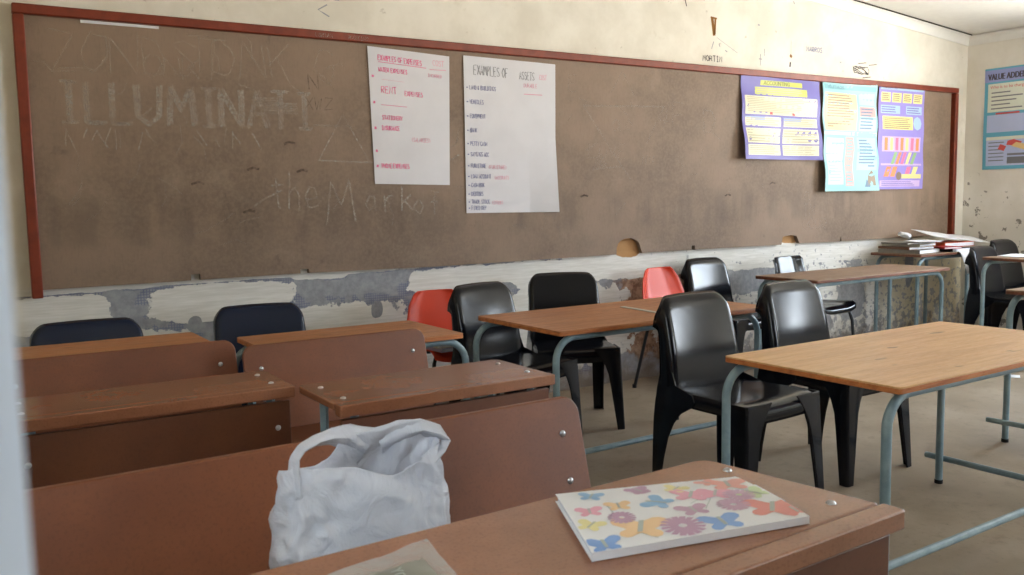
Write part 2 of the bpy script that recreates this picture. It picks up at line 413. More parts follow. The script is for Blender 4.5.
# ------------------------------------------------------------------ the setting
def struct(o): o['kind'] = 'structure'; return o
mb = MB(); mb.box(((XL + XR) / 2, (YB + YW) / 2, -.05), (XR - XL + .6, YW - YB + .6, .1)); struct(mb.build('floor', M['floor'], smooth=0))
# wall with the board
mb = MB(); mb.prism([(XL - .3, 0), (XR + .3, 0), (XR + .3, 3.3), (XL - .3, 3.3)], YW, YW + .2, 0, lambda u, v, w: (u, w, v))
wall_back = struct(mb.build('wall_back', M['wall'], smooth=0))
def wall_with_openings(name, fixed, a0, a1, top, openings, axis, mat, thick):
    """wall in the plane fixed, along axis from a0 to a1, rectangular openings (a, b, z0, z1)"""
    m = MB(); cuts = sorted({a0, a1} | {o[0] for o in openings} | {o[1] for o in openings})
    for p, q in zip(cuts, cuts[1:]):
        hole = [o for o in openings if o[0] <= p + 1e-6 and o[1] >= q - 1e-6]
        spans = [(0, top)] if not hole else [(0, hole[0][2]), (hole[0][3], top)]
        for z0, z1 in spans:
            if z1 - z0 < 1e-3: continue
            c = ((p + q) / 2, fixed + thick / 2, (z0 + z1) / 2) if axis == 'x' else (fixed + thick / 2, (p + q) / 2, (z0 + z1) / 2)
            d = (q - p, abs(thick), z1 - z0) if axis == 'x' else (abs(thick), q - p, z1 - z0)
            m.box(c, d)
    return struct(m.build(name, mat, smooth=0))
win_front = [(4.9, 5.4, 1.0, 2.35), (6.2, 7.2, 1.0, 2.35)]
win_left = [(-.4, .5, 1.1, 2.2)]
win_right = [(-.4, .3, 1.0, 2.4), (1.75, 3.0, 1.1, 2.4)]
M['wall_dark'] = plain('grey_brown_bounce_cut', col(120, 108, 94), .85, .2)  # tone for the unseen front wall, darkened to cut bounce light
wall_with_openings('wall_front', YB, XL - .3, XR + .3, 3.3, win_front, 'x', M['wall_dark'], -.2)
wall_with_openings('wall_left', XL, YB - .2, YW + .2, 3.3, win_left, 'y', M['wall_plain'], -.2)
wall_with_openings('wall_right', XR, YB - .2, YW + .2, 3.3, win_right, 'y', M['end'], .2)
k = 0
for (a, b, z0, z1), axis, fixed in [(w, 'x', YB - .1) for w in win_front] + [(w, 'y', XL - .1) for w in win_left] + [(w, 'y', XR + .1) for w in win_right]:
    k += 1; m = MB()
    def bar(p, q, u, v):
        c = ((p + q) / 2, fixed, (u + v) / 2) if axis == 'x' else (fixed, (p + q) / 2, (u + v) / 2)
        m.box(c, (q - p, .05, v - u) if axis == 'x' else (.05, q - p, v - u))
    for p in (a, (2 * a + b) / 3 - .02, (a + 2 * b) / 3 - .02, b - .04): bar(p, p + .04, z0, z1)
    for u in (z0, z0 + .62 * (z1 - z0), z1 - .04): bar(a, b, u, u + .04)
    o = struct(m.build('window_%d' % k, M['glass_frame'], smooth=0))
# sloping ceiling
mb = MB(); xs = (XL - .3, XR + .3)
mb.add([(x, y, ceil_z(x) + h) for h in (.0, .1) for x in xs for y in (YB - .2, YW + .2)], [(0, 1, 3, 2), (4, 6, 7, 5), (0, 2, 6, 4), (1, 5, 7, 3), (0, 4, 5, 1), (2, 3, 7, 6)])
for v in range(len(mb.v)): mb.v[v] = (mb.v[v][0], mb.v[v][1], mb.v[v][2] + .075)
struct(mb.build('ceiling', M['ceiling'], smooth=0))
# coved cornice on the board wall and the end wall, with the open joint above it
def cove(n=6):
    pts = [(0, 0), (.008, 0)]
    for i in range(n + 1):
        a = PI / 2 * i / n; pts.append((.01 + .055 * (1 - math.cos(a)), .006 + .06 * math.sin(a)))
    return pts + [(.07, .07), (0, .07)]
m = MB(); m.loft([[(x, YW - u, ceil_z(x) + v) for u, v in cove()] for x in (XL, XR)]); m.loft([[(x, YW - u, ceil_z(x) + v) for u, v in [(.07, .066), (.075, .066), (.075, .0745), (.07, .0745)]] for x in (3.2, XR - .07)], 1)
struct(m.build('trim_1', [M['ceiling'], M['joint']]))
m = MB(); m.loft([[(XR - u, y, ceil_z(XR) + v) for u, v in cove()] for y in (YB, YW)])
struct(m.build('trim_2', M['ceiling']))

# small marks on the upper wall: one flat painted-on object of scribbles
def on_wall(u, v): return (u, YW - .0012, v)
m = MB()
write(m, 'MORTIN', 4.37, 2.118, .036, .006, on_wall, 0, .4)
for i in range(7):
    a = [(6.06 + .09 * math.cos(t + i) + random.uniform(-.02, .02), 2.155 + .03 * math.sin(t * 1.3 + i * .7)) for t in (0, .9, 1.8, 2.7)]
    ribbon(m, a, .006, on_wall, 0)
for a, b in ((6.15, 2.20), (6.02, 2.205), (6.08, 2.10)): ribbon(m, [(a, b), (a + .1, b + .012)], .006, on_wall, 0)
write(m, 'NARROS', 5.42, 2.255, .035, .006, on_wall, 1, .5)
write(m, 'KOOL', 1.62, 2.25, .05, .005, on_wall, 3, .6); ribbon(m, [(1.60, 2.24), (1.60, 2.36), (1.70, 2.37), (1.70, 2.24)], .005, on_wall, 3)
ribbon(m, [(1.61, 2.30), (1.69, 2.30)], .005, on_wall, 3); ribbon(m, [(1.71, 2.22), (1.66, 2.19), (1.72, 2.16)], .007, on_wall, 3)
for p, q, w, mi in [((4.44, 2.41), (4.50, 2.405), .012, 2), ((4.455, 2.405), (4.475, 2.29), .024, 2), ((4.485, 2.40), (4.48, 2.30), .016, 2), ((4.47, 2.25), (4.45, 2.20), .007, 3),
                    ((4.50, 2.28), (4.70, 2.19), .003, 3), ((4.52, 2.24), (4.53, 2.22), .007, 3), ((4.58, 2.20), (4.60, 2.19), .008, 3), ((5.25, 2.32), (5.25, 2.20), .004, 3),
                    ((5.24, 2.215), (5.26, 2.20), .022, 2), ((5.245, 2.165), (5.24, 2.13), .016, 0), ((4.93, 2.20), (4.93, 2.12), .007, 3), ((4.915, 2.165), (4.945, 2.165), .008, 3),
                    ((4.97, 2.24), (4.97, 2.19), .006, 3), ((5.27, 2.60), (5.28, 2.58), .01, 3), ((4.20, 2.52), (4.22, 2.46), .008, 0), ((4.90, 2.40), (4.92, 2.40), .01, 3), ((5.80, 2.20), (5.82, 2.20), .012, 3)]:
    ribbon(m, [p, q], w, on_wall, mi)
tag(m.build('wall_scribbles', [M['pen'], M['pen_blue'], M['stain'], M['greyink']], wall_back, smooth=0), kind='stuff')

# ------------------------------------------------------------------ the long brown board
BX0, BX1, BZ0, BZ1 = .274, 7.293, .827, 2.077
root = thing('chalkboard', 'long brown hardboard writing board in a red wood frame covered in chalk scribbles', 'board', (0, YW - .03, 0))
m = MB()
bot = [(BX0 + .03, BZ0 + .01)]
def notch(pts): bot.extend(pts)
notch([(.955, BZ0 + .012), (.955, .868), (1.0, .868), (1.0, BZ0 + .013)])
notch([(1.50, BZ0 + .014), (1.50, .862), (1.545, .862), (1.545, BZ0 + .014)])
notch([(2.3, BZ0 + .006), (3.585, BZ0 + .012)] + [(3.685 - .10 * math.cos(R(t)), .845 + .095 * math.sin(R(t)) ** .6) for t in range(10, 171, 20)] + [(3.80, BZ0 + .012)])
notch([(4.235, BZ0 + .012), (4.235, .868), (4.27, .868), (4.27, BZ0 + .012)])
notch([(5.135, BZ0 + .01), (5.15, .895), (5.23, .905), (5.30, .895), (5.33, BZ0 + .014), (5.8, BZ0 + .006), (5.81, BZ0 + .05), (5.815, BZ0 + .008)])
bot.append((BX1 - .07, BZ0 + .01))
poly = bot + [(BX1 - .07, BZ1 - .02), (BX0 + .03, BZ1 - .02)]
# face plate built as vertical strips so the notched outline stays clean
from mathutils.geometry import tessellate_polygon
tri = tessellate_polygon([[Vector((u, v, 0)) for u, v in poly]])
n = len(poly)
vs = [(u, -.004, v) for u, v in poly] + [(u, .026, v) for u, v in poly]
m.add(vs, [tuple(t) for t in tri] + [tuple(n + i for i in reversed(t)) for t in tri] + [(i, (i + 1) % n, n + (i + 1) % n, n + i) for i in range(n)])
m.build('board_panel', M['board'], root, smooth=0)
def frame_bar(p, q, w):
    f = MB(); f.box(((p[0] + q[0]) / 2, -.006, (p[1] + q[1]) / 2), (abs(q[0] - p[0]) + (w if p[0] == q[0] else 0), .05, abs(q[1] - p[1]) + (w if p[1] == q[1] else 0)))
    f.build('frame_rail', M['frame_red'], root, bevel=.006)
frame_bar((BX0, BZ1 - .022), (BX1, BZ1 - .022), .044)
frame_bar((BX0 + .022, BZ0 - .025), (BX0 + .022, BZ1 - .044), .044)
frame_bar((BX1 - .022, BZ0), (BX1 - .022, BZ1 - .044), .044)
m = MB(); m.box((.705, -.006, BZ1 - .052), (.33, .006, .012)); m.build('white_tape', M['white'], root, smooth=0)
# chalk writing
def on_board(u, v): return (u, -.0052, v)
def chalk(name, mat, fn):
    q = MB(); fn(q); return q.build(name, mat, root, smooth=0)
def big_word(q):
    # hollow double-stroke capitals
    x = .435
    for ch, dx in zip('ILLUMINATI', (.115, .115, .115, .15, .155, .105, .14, .13, .135, .1)):
        wd = {'M': .115, 'N': .1, 'U': .1, 'A': .095}.get(ch, .08)
        for off in ((0, 0), (.010, .006), (-.007, .004)):
            for st in G[ch]:
                pts = [(x + a / 4 * wd + off[0] + random.uniform(-.003, .003), 1.575 + b / 6 * .18 + off[1] + random.uniform(-.004, .004)) for a, b in st]
                ribbon(q, pts, .012, on_board, 0)
        x += dx * .93
    for i in range(16):
        a = random.uniform(.45, 1.35); ribbon(q, [(a, 1.53 + random.uniform(0, .03)), (a + random.uniform(-.05, .05), 1.46 + random.uniform(0, .05))], .006, on_board, 0)
    for i in range(5): ribbon(q, [(1.36, 1.70 - i * .012), (1.52, 1.70 - i * .012 + .004)], .007, on_board, 0)
tag(chalk('chalk_word', M['chalk'], big_word), kind='stuff')
def word(mat, *a):
    chalk('chalk_word', mat, lambda q: write(q, a[0], a[1], a[2], a[3], a[4], on_board, 0, *a[5:]))
FN, CH = M['chalk_faint'], M['chalk']
word(FN, 'ZONDST', .40, 1.81, .17, .006, .5, 4.6); word(FN, 'T', .99, 1.83, .17, .006, .3, 4.6)
word(FN, 'ONK G', 1.10, 1.82, .17, .006, .5, 5); word(FN, 'ONK', .80, 1.80, .10, .006, .6)
word(FN, 'F', 4.07, 1.66, .16, .007, .3); word(FN, 'D', 4.35, 1.63, .16, .007, .3); word(FN, 'S', 4.10, 1.37, .1, .005)
word(FN, 'B', 5.38, 1.13, .09, .007, .3); word(FN, 'IM', 5.36, 1.04, .09, .007, .3); word(FN, 'GOOD', 5.36, .94, .085, .007, .3)
word(FN, 'LIT', 1.9, 1.83, .1, .005); word(FN, 'LOVE', 3.37, 1.45, .09, .004); word(FN, 'E', 3.22, 1.85, .1, .005); word(FN, 'ao', 3.55, 1.62, .12, .006)
def faint(q):
    for i in range(70):
        a, b = random.uniform(.4, 3.2), random.uniform(.95, 1.95); t = random.uniform(0, PI); l = random.uniform(.03, .16)
        ribbon(q, [(a, b), (a + l * .5 * math.cos(t), b + l * .5 * math.sin(t) + random.uniform(-.02, .02)), (a + l * math.cos(t + .3), b + l * math.sin(t + .3))], .005, on_board, 0)
    for i in range(26):
        a, b = random.uniform(3.2, 6.9), random.uniform(.95, 1.95); t = random.uniform(0, PI); l = random.uniform(.03, .14)
        ribbon(q, [(a, b), (a + l * math.cos(t), b + l * math.sin(t))], .005, on_board, 0)
tag(chalk('chalk_strokes', M['chalk_faint'], faint), kind='stuff')
word(CH, 'the', 1.36, 1.17, .17, .009, .3, 4.4, 0, .72); word(CH, 'M', 1.655, 1.09, .23, .010, .3); word(CH, 'ark', 1.86, 1.15, .13, .010, .3, 5.0); word(CH, 'of', 2.15, 1.13, .12, .009, .3, 5)
def mark(q):
    ribbon(q, [(1.27, 1.19), (1.34, 1.23), (1.42, 1.27)], .009, on_board, 0)
    # the drawn triangles
    ribbon(q, [(1.62, 1.42), (1.97, 1.41)], .008, on_board, 0); ribbon(q, [(1.62, 1.42), (1.76, 1.66), (1.9, 1.42)], .006, on_board, 0)
    ribbon(q, [(1.60, 1.60), (1.74, 1.60)], .009, on_board, 0)
    for i in range(4): ribbon(q, [(1.30, 1.72 - .012 * i), (1.42, 1.73 - .012 * i)], .006, on_board, 0)
    ribbon(q, [(2.37, 1.42), (2.45, 1.46)], .008, on_board, 0)
tag(chalk('chalk_drawing', M['chalk'], mark), kind='stuff')
def star(q):
    ribbon(q, [(3.33, 1.77), (3.99, 1.79)], .010, on_board, 0); ribbon(q, [(3.33, 1.77), (3.70, 1.32)], .008, on_board, 0)
    ribbon(q, [(3.99, 1.79), (3.84, 1.55)], .007, on_board, 0); ribbon(q, [(3.40, 1.38), (3.62, 1.40)], .008, on_board, 0)
    ribbon(q, [(3.55, 1.86), (3.64, 2.0), (3.74, 1.85)], .006, on_board, 0)
    for i in range(5): ribbon(q, [(3.40 + .02 * i, 1.39), (3.46 + .012 * i, 1.50 - .02 * i)], .006, on_board, 0)
    for i in range(4): ribbon(q, [(3.80 + .03 * i, 1.42), (3.81 + .03 * i, 1.47)], .008, on_board, 0)
tag(chalk('chalk_drawing', M['chalk_faint'], star), kind='stuff')
def darks(q):
    for a, b in ((.98, 1.30), (1.44, 1.50), (1.5, 1.36), (3.30, 1.21), (4.55, 1.20), (5.0, 1.28), (1.25, 1.37), (1.22, 1.16)):
        ribbon(q, [(a, b), (a + .03, b + .012), (a + .06, b + .004)], .012, on_board, 0)
    write(q, 'XWZ', 1.56, 1.68, .06, .005, on_board, 0, .5); write(q, 'N', 1.58, 1.78, .08, .006, on_board, 0, .3)
tag(chalk('dark_scribble', M['chalk_dark'], darks), kind='stuff')
# names chalked on the frame
m = MB()
write(m, 'LORIAN', 1.62, BZ1 - .034, .018, .004, lambda u, v: (u, -.0318, v), 0, .4)
m.build('chalk_name', M['chalk'], root, smooth=0)
m = MB(); write(m, 'KARTINO', 1.80, BZ1 - .034, .018, .004, lambda u, v: (u, -.0318, v), 0, .4)
m.build('chalk_name', M['chalk'], root, smooth=0)

# ------------------------------------------------------------------ paper charts on the board
def sheet_map(x0, z0, w, h, bulge):
    """(u, v) in metres on the sheet -> world; bulge(u/w, v/h) = distance off the board"""
    def f(u, v, lift=0.0): return (x0 + u, YW - .0372 - bulge(u / w, v / h) - lift, z0 + v)
    return f
def flipchart(name, label, corners, bulge, fill):
    (tlx, tlz), (trx, trz), (blx, blz), (brx, brz) = corners
    w = ((trx - tlx) + (brx - blx)) / 2; h = ((tlz - blz) + (trz - brz)) / 2
    def f(u, v, lift=0.0):
        a, b = u / w, v / h
        x = (blx * (1 - a) + brx * a) * (1 - b) + (tlx * (1 - a) + trx * a) * b
        z = (blz * (1 - a) + brz * a) * (1 - b) + (tlz * (1 - a) + trz * a) * b
        return (x, YW - .0372 - bulge(a, b) - lift, z)
    q = MB(); q.grid(lambda a, b: f(a * w, b * h), 10, 16, 0)
    fill(q, w, h, lambda u, v: f(u, v, .0014))
    o = q.build(name, [M['paper'], M['pink'], M['pinkpale'], M['greyink'], M['blueink']], smooth=0)
    return tag(o, label, 'poster', 'handwritten flipchart sheets on the board')
def fill_left(q, w, h, f):
    write(q, 'EXAMPLES OF EXPENSES', .055, h - .066, .028, .0042, f, 1, .3, 5.0, -.02, .56)
    ribbon(q, [(.055, h - .075), (.33, h - .080)], .003, f, 1)
    write(q, 'COST', .37, h - .062, .030, .003, f, 2, .3, 5, 0, .7)
    write(q, 'WATER EXPENSES', .055, h - .125, .022, .004, f, 1, .35, 5, 0, .66)
    ribbon(q, [(.35, h - .085), (.45, h - .08)], .004, f, 2); write(q, 'INCURRED', .34, h - .125, .016, .003, f, 2, .35, 5, 0, .8)
    for v in (.165, .300, .435, .555, .635): write(q, '*', .012, h - v, .026, .005, f, 1)
    ribbon(q, [(.07, h - .165), (.2, h - .168)], .0015, f, 2)
    write(q, 'RENT', .065, h - .235, .034, .0042, f, 1, .3, 5.4, 0, .75); write(q, 'EXPENSES', .20, h - .24, .024, .004, f, 1, .3, 5, 0, .68)
    ribbon(q, [(.06, h - .298), (.21, h - .300)], .0025, f, 1)
    write(q, 'STATIONERY', .062, h - .375, .022, .004, f, 1, .35, 5, 0, .66)
    write(q, 'INSURANCE', .055, h - .43, .022, .004, f, 1, .35, 5, 0, .66)
    write(q, '(SALARIES)', .23, h - .485, .022, .003, f, 2, .35, 5, 0, .66)
    write(q, 'PHONE EXPENSES', .045, h - .632, .024, .0042, f, 1, .35, 5, 0, .62)
flipchart('flipchart_sheet', 'white paper chart handwritten in pink, headed examples of expenses', [(1.909, 2.021), (2.398, 2.0), (1.928, 1.298), (2.381, 1.289)],
          lambda a, b: .003 + .006 * math.sin(a * 3) * (1 - b), fill_left)
def fill_right(q, w, h, f):
    write(q, 'EXAMPLES OF', .065, h - .10, .052, .0045, f, 3, .3, 5, -.02, .50); write(q, 'ASSETS', .37, h - .105, .045, .0045, f, 3, .3, 5, -.02, .48)
    write(q, 'COST', .51, h - .10, .03, .003, f, 2, .3, 5, 0, .55)
    write(q, 'DURABLE', .40, h - .15, .022, .003, f, 2, .3, 5, 0, .75); ribbon(q, [(.40, h - .19), (.53, h - .188)], .005, f, 2)
    rows = [('LAND & BUILDINGS', .185), ('VEHICLES', .265), ('EQUIPMENT', .345), ('BANK', .425), ('PETTY CASH', .50), ('SAVINGS ACC', .56), ('FURNITURE', .625),
            ('LOAN ACCOUNT', .685), ('CASH BOX', .735), ('DEBTORS', .785), ('TRADE STOCK', .83), ('FIXED DEP', .865)]
    for t, v in rows:
        ribbon(q, [(.014, h - v + .010), (.024, h - v + .010)], .007, f, 4)
        write(q, t, .035, h - v, .023, .0034, f, 4, .35, 5, 0, .60)
    write(q, '(FURNITURE)', .15, h - .63, .02, .0028, f, 2, .35, 5, 0, .7); write(q, '(ACCOUNT)', .19, h - .69, .02, .0028, f, 2, .35, 5, 0, .7)
    write(q, '(STOCK)', .17, h - .835, .02, .0028, f, 2, .35, 5, 0, .7)
flipchart('flipchart_sheet', 'larger white paper chart handwritten in blue and grey, headed examples of assets', [(2.488, 2.013), (3.119, 2.004), (2.486, 1.129), (3.107, 1.122)],
          lambda a, b: .003 + .05 * max(0, a - .72) * max(0, .5 - b) * 6, fill_right)

def poster(name, label, x0, z0, w, h, bulge, cols, fill, to=None):
    f = sheet_map(x0, z0, w, h, bulge) if to is None else to
    q = MB(); q.grid(lambda a, b: f(a * w, b * h), 14, 16, 0)
    def rect(u0, v0, u1, v1, mi, lift=.0008):
        n = max(2, int(14 * abs(u1 - u0) / w)); k = max(2, int(16 * abs(v1 - v0) / h))
        q.grid(lambda a, b: f(u0 + (u1 - u0) * a, v0 + (v1 - v0) * b, lift), n, k, mi)
    def rows(u0, v0, u1, v1, n, mi, lift=.0016, fill=.45):
        for i in range(n):
            v = v0 + (v1 - v0) * (i + .5) / n; t = (v1 - v0) / n * fill
            rect(u0, v - t / 2, u1 - (u1 - u0) * random.uniform(0, .25), v + t / 2, mi, lift)
    def text(s, u, v, size, mi, lift=.0018, stretch=1, bold=0):
        vs, fs = font_mesh(s, size)
        for du in ([0] if not bold else [-bold, 0, bold]):
            q.add([f(u + a * stretch + du, v + b, lift + .0002 * (du > 0)) for a, b, c in vs], fs, mi)
    def poly(pts, mi, lift=.0012):
        q.add([f(a, b, lift) for a, b in pts], [tuple(range(len(pts)))], mi)
    fill(rect, rows, text, poly)
    o = q.build(name, [gloss(name + '_ink_%d' % i, c) for i, c in enumerate(cols)], smooth=60)
    return tag(o, label, 'poster', 'printed posters in the corner')
def p_purple(rect, rows, text, poly):
    W, H = .825, .585
    rect(.19, .520, .63, .555, 1); text('ACCOUNTING', .22, .524, .04, 2, bold=.001)
    rect(.14, .455, .68, .508, 1); rows(.16, .46, .66, .504, 3, 4)
    rect(.03, .315, .79, .445, 3); rows(.05, .33, .77, .44, 9, 4)
    rect(.28, .318, .31, .335, 5, .002); rect(.53, .318, .56, .335, 5, .002)
    for u0, u1 in ((.03, .40), (.43, .79)):
        for v0, v1 in ((.235, .300), (.115, .220), (.03, .105)):
            rect(u0, v0, u1, v1, 3); rows(u0 + .01, v0 + .005, u1 - .01, v1 - .005, 5 if v1 - v0 > .07 else 4, 4)
        rect(u0, .275, u0 + .2, .300, 6, .001)
poster('wall_chart', 'purple and cream printed poster with yellow heading, leftmost of the printed three', 4.69, 1.455, .825, .585,
       lambda a, b: .004 + .055 * (1 - b) ** 2 * (math.cos(a * 5.5) * .5 + .5) + .012 * math.sin(b * 7 + a * 3) ** 2,
       [col(104, 96, 176), col(196, 200, 84), col(120, 130, 40), col(222, 216, 186), col(176, 170, 140), col(206, 56, 56), col(150, 170, 216)], p_purple)
def p_aqua(rect, rows, text, poly):
    rect(.02, .765, .63, .80, 2); text('SOLE TRADER', .06, .770, .032, 5)
    rect(.02, .46, .40, .74, 1); rows(.05, .48, .38, .73, 13, 4)
    rect(.43, .66, .62, .75, 3); rect(.43, .57, .62, .645, 6); rect(.43, .46, .62, .55, 3); rows(.44, .47, .60, .64, 7, 5)
    rect(.0, .425, .64, .45, 7)
    rect(.03, .05, .24, .40, 7); rows(.05, .07, .22, .38, 14, 3)
    rect(.27, .04, .36, .41, 6); rows(.28, .06, .35, .40, 14, 2)
    rect(.40, .16, .62, .41, 3); rows(.42, .18, .60, .40, 9, 5)
    poly([(.50, .04), (.60, .04), (.60, .12), (.56, .16), (.52, .12)], 4); poly([(.47, .03), (.53, .03), (.50, .09)], 5)
poster('wall_chart', 'long pale aqua printed poster with curling shiny plastic, hanging lowest between two purple ones', 5.54, 1.222, .645, .82,
       lambda a, b: .010 + .045 * (1 - b) ** 1.5 * (.6 + .4 * math.cos(a * 7)) + .014 * math.sin(b * 9 + a * 2) ** 2,
       [col(150, 204, 210), col(226, 212, 160), col(120, 180, 190), col(176, 208, 224), col(150, 130, 110), col(96, 130, 160), col(224, 164, 160), col(204, 226, 226)], p_aqua)
def p_violet(rect, rows, text, poly):
    rect(.02, .785, .58, .815, 3); text('PARTNERSHIP', .05, .789, .03, 2)
    for i in range(4): rect(.03 + .14 * i, .69, .15 + .14 * i, .765, 1); rows(.04 + .14 * i, .70, .14 + .14 * i, .76, 4, 5)
    rect(.03, .60, .28, .665, 3); rect(.36, .60, .57, .665, 3); rows(.04, .605, .27, .66, 3, 2); rows(.37, .605, .56, .66, 3, 2)
    rect(.05, .475, .45, .58, 1); rows(.07, .48, .43, .57, 6, 5)
    poly([(.51 + .055 * math.cos(t * PI / 4), .53 + .055 * math.sin(t * PI / 4)) for t in range(8)], 3)
    rect(.05, .30, .56, .42, 6); 
    for i in range(7): rect(.08 + .07 * i, .31, .12 + .07 * i, .41, (7, 1, 4)[i % 3], .0014)
    for k, (u, mi) in enumerate(((.20, 8), (.26, 7), (.33, 4), (.40, 1), (.47, 8))):
        poly([(u - .05, .20), (u - .01, .20), (u + .05, .295), (u + .01, .295)], mi)
    for u, mi in ((.06, 7), (.14, 7), (.34, 4), (.43, 1)): poly([(u, .10), (u + .06, .10), (u + .10, .18), (u + .04, .18)], mi)
    rect(.03, .19, .57, .205, 6, .001); rect(.30, .085, .57, .12, 1, .0016); rect(.02, .02, .56, .07, 6); rows(.04, .025, .54, .065, 3, 2)
    poly([(.26 + .04 * math.cos(t * PI / 4), .105 + .035 * math.sin(t * PI / 4)) for t in range(8)], 5, .002)
poster('wall_chart', 'violet printed poster of coloured boxes and slanted bars, rightmost of printed three', 6.222, 1.232, .60, .82,
       lambda a, b: .006 + .02 * (1 - b) ** 2 * (.5 + .5 * math.sin(a * 6)) + .006 * math.sin(b * 8) ** 2,
       [col(138, 124, 206), col(226, 214, 140), col(110, 100, 180), col(160, 190, 214), col(222, 110, 150), col(130, 110, 90), col(196, 170, 214), col(226, 138, 80), col(140, 180, 120)], p_violet)
def p_value(rect, rows, text, poly):
    rect(.0, .73, .62, .83, 1); text('VALUE ADDED', .03, .748, .072, 2, stretch=.66, bold=.0035)
    rect(.03, .48, .60, .715, 3); text('Who is to be charged', .05, .675, .035, 4)
    for i in range(5): rect(.06, .635 - i * .033, .22 + .05 * ((i * 2) % 3), .645 - i * .033, 5, .0014)
    rect(.03, .31, .36, .455, 6); rect(.40, .31, .60, .455, 6); rect(.10, .458, .3, .472, 4)
    rect(.03, .03, .60, .27, 6); rect(.03, .245, .60, .272, 3, .0014)
    for i in range(6): rect(.05, .22 - i * .03, .18, .228 - i * .03, 5, .0014)
    poly([(.20, .20), (.30, .19), (.33, .22), (.26, .245), (.21, .235)], 4); poly([(.13, .17), (.18, .15), (.20, .19), (.15, .21)], 4, .0016)
    poly([(.24, .19), (.36, .15), (.36, .20), (.28, .22)], 7, .002); rect(.21, .045, .40, .13, 5, .0014); rect(.21, .10, .40, .112, 6, .0018); poly([(.36, .18), (.42, .2), (.40, .24)], 8)
def on_end(u, v, lift=0.0): return (XR - .003 - lift - .004 * math.sin(u * 9 + v * 5) ** 2, 4.295 - u, 1.385 + v)
poster('wall_chart', 'blue printed poster with a bold black VALUE ADDED heading on the end wall', 0, 0, .62, .845, None,
       [col(86, 168, 198), col(140, 150, 206), col(52, 42, 62), col(216, 222, 206), col(206, 66, 58), col(110, 112, 120), col(176, 190, 226), col(226, 196, 130), col(70, 100, 170)], p_value, to=on_end)

# ------------------------------------------------------------------ tables with bent steel tube frames
def u_frame(y, x0, x1, zt, rb, r):
    """points of an inverted U in the plane y: foot, bend, rail, bend, foot"""
    pts = [(x0, y, 0.012), (x0, y, zt - rb)]
    for k in range(1, 8):
        a = PI - PI / 2 * k / 7; pts.append((x0 + rb + rb * math.cos(a), y, zt - rb + rb * math.sin(a)))
    for k in range(8):
        a = PI / 2 - PI / 2 * k / 7; pts.append((x1 - rb + rb * math.cos(a), y, zt - rb + rb * math.sin(a)))
    return pts + [(x1, y, 0.012)]
def table(label, loc, rz, L, D, zt, top, group, foot_bar=True, lx=.035, rx=-.05, name='school_table', ybars=True):
    root = thing(name, label, 'table', (*loc, 0), R(rz), group)
    th = .021; r = .0145; rb = .095; zr = zt - th - r
    m = MB(); m.prism(rrect(-L / 2, -D / 2, L / 2, D / 2, .014, 3), zt - .006, zt, 0); m.prism(rrect(-L / 2, -D / 2, L / 2, D / 2, .014, 3), zt - th, zt - .006, 1)
    m.build('tabletop', [M[top], M['edge_dark' if top == 'wood_grey' else 'edge']], root, bevel=.002)
    x0, x1 = -L / 2 - lx, L / 2 + rx; nx = .045 if lx > .034 else 0; y0, y1 = -D / 2 + .045, D / 2 - .045
    for y in (y0, y1):
        f = MB(); f.tube(u_frame(y, x0 + (nx if y < 0 else 0), x1, zr, rb, r), r); o = f.build('leg_frame', M['steel'], root)
        for x in (x0 + (nx if y < 0 else 0), x1):
            c = MB(); c.tube([(x, y, 0), (x, y, .016)], r + .0015, 12); c.build('foot_cap', M['rubber'], o)
    if ybars:
        for x, s in ((x0, -1), (x1, 1)):
            f = MB(); f.tube([(x + s * .0275, y0 - .03, .10), (x + s * .0275, y1 + .075, .10)], .0125, 10); f.build('stretcher', M['steel'], root)
    if foot_bar:
        f = MB(); f.tube([(x0 - .02, y0 + .001, .135), (x1 + .02, y0 + .001, .135)], .0125, 10); f.build('foot_bar', M['steel'], root)
    return root
TG = 'school tables with blue-grey tube frames'
table('light varnished plywood table at the right front on blue-grey tube legs', (2.80, 1.785), 1.3, 1.28, .645, .668, 'wood', TG)
table('orange-brown varnished table in the middle with a pale ruler lying on it', (2.665, 3.21), 1.3, 1.27, .645, .668, 'wood_dark', TG)
table('worn dull brown table behind, nearest the three printed posters on the board', (5.235, 3.86), .8, 1.46, .50, .668, 'wood_grey', TG, lx=.0, rx=-.03, ybars=False)
table('small orange-brown table between the red chair and a blue-black chair at the wall', (1.325, 3.335), .5, .775, .50, .668, 'wood_dark', TG, foot_bar=False, lx=.025, rx=.03)
table('small orange-brown table in the far left corner behind a brown bench back', (.39, 3.44), 0, .77, .37, .70, 'wood_dark', TG, foot_bar=False, lx=.025, rx=.03)
table('table loaded with untidy papers and folders in the far corner', (6.50, 4.18), 0, .72, .44, .735, 'wood_grey', TG, foot_bar=False, lx=-.03, rx=-.03, ybars=False)
table('table at the right edge with loose white papers on it', (6.75, 3.15), -8, 1.2, .6, .735, 'wood_grey', TG, foot_bar=False)
table('table at the right edge in front, only its left corner showing', (4.90, 2.02), 2, 1.3, .6, .73, 'wood_grey', TG)
# ruler on the middle table
m = MB(); m.box((0, 0, .002), (.03, .285, .003)); o = m.build('ruler', M['ruler'], bevel=.0008); o.location = (2.733, 3.20, .668); o.rotation_euler = (0, 0, R(-4))
tag(o, 'pale plastic ruler lying across the middle orange-brown table', 'ruler')

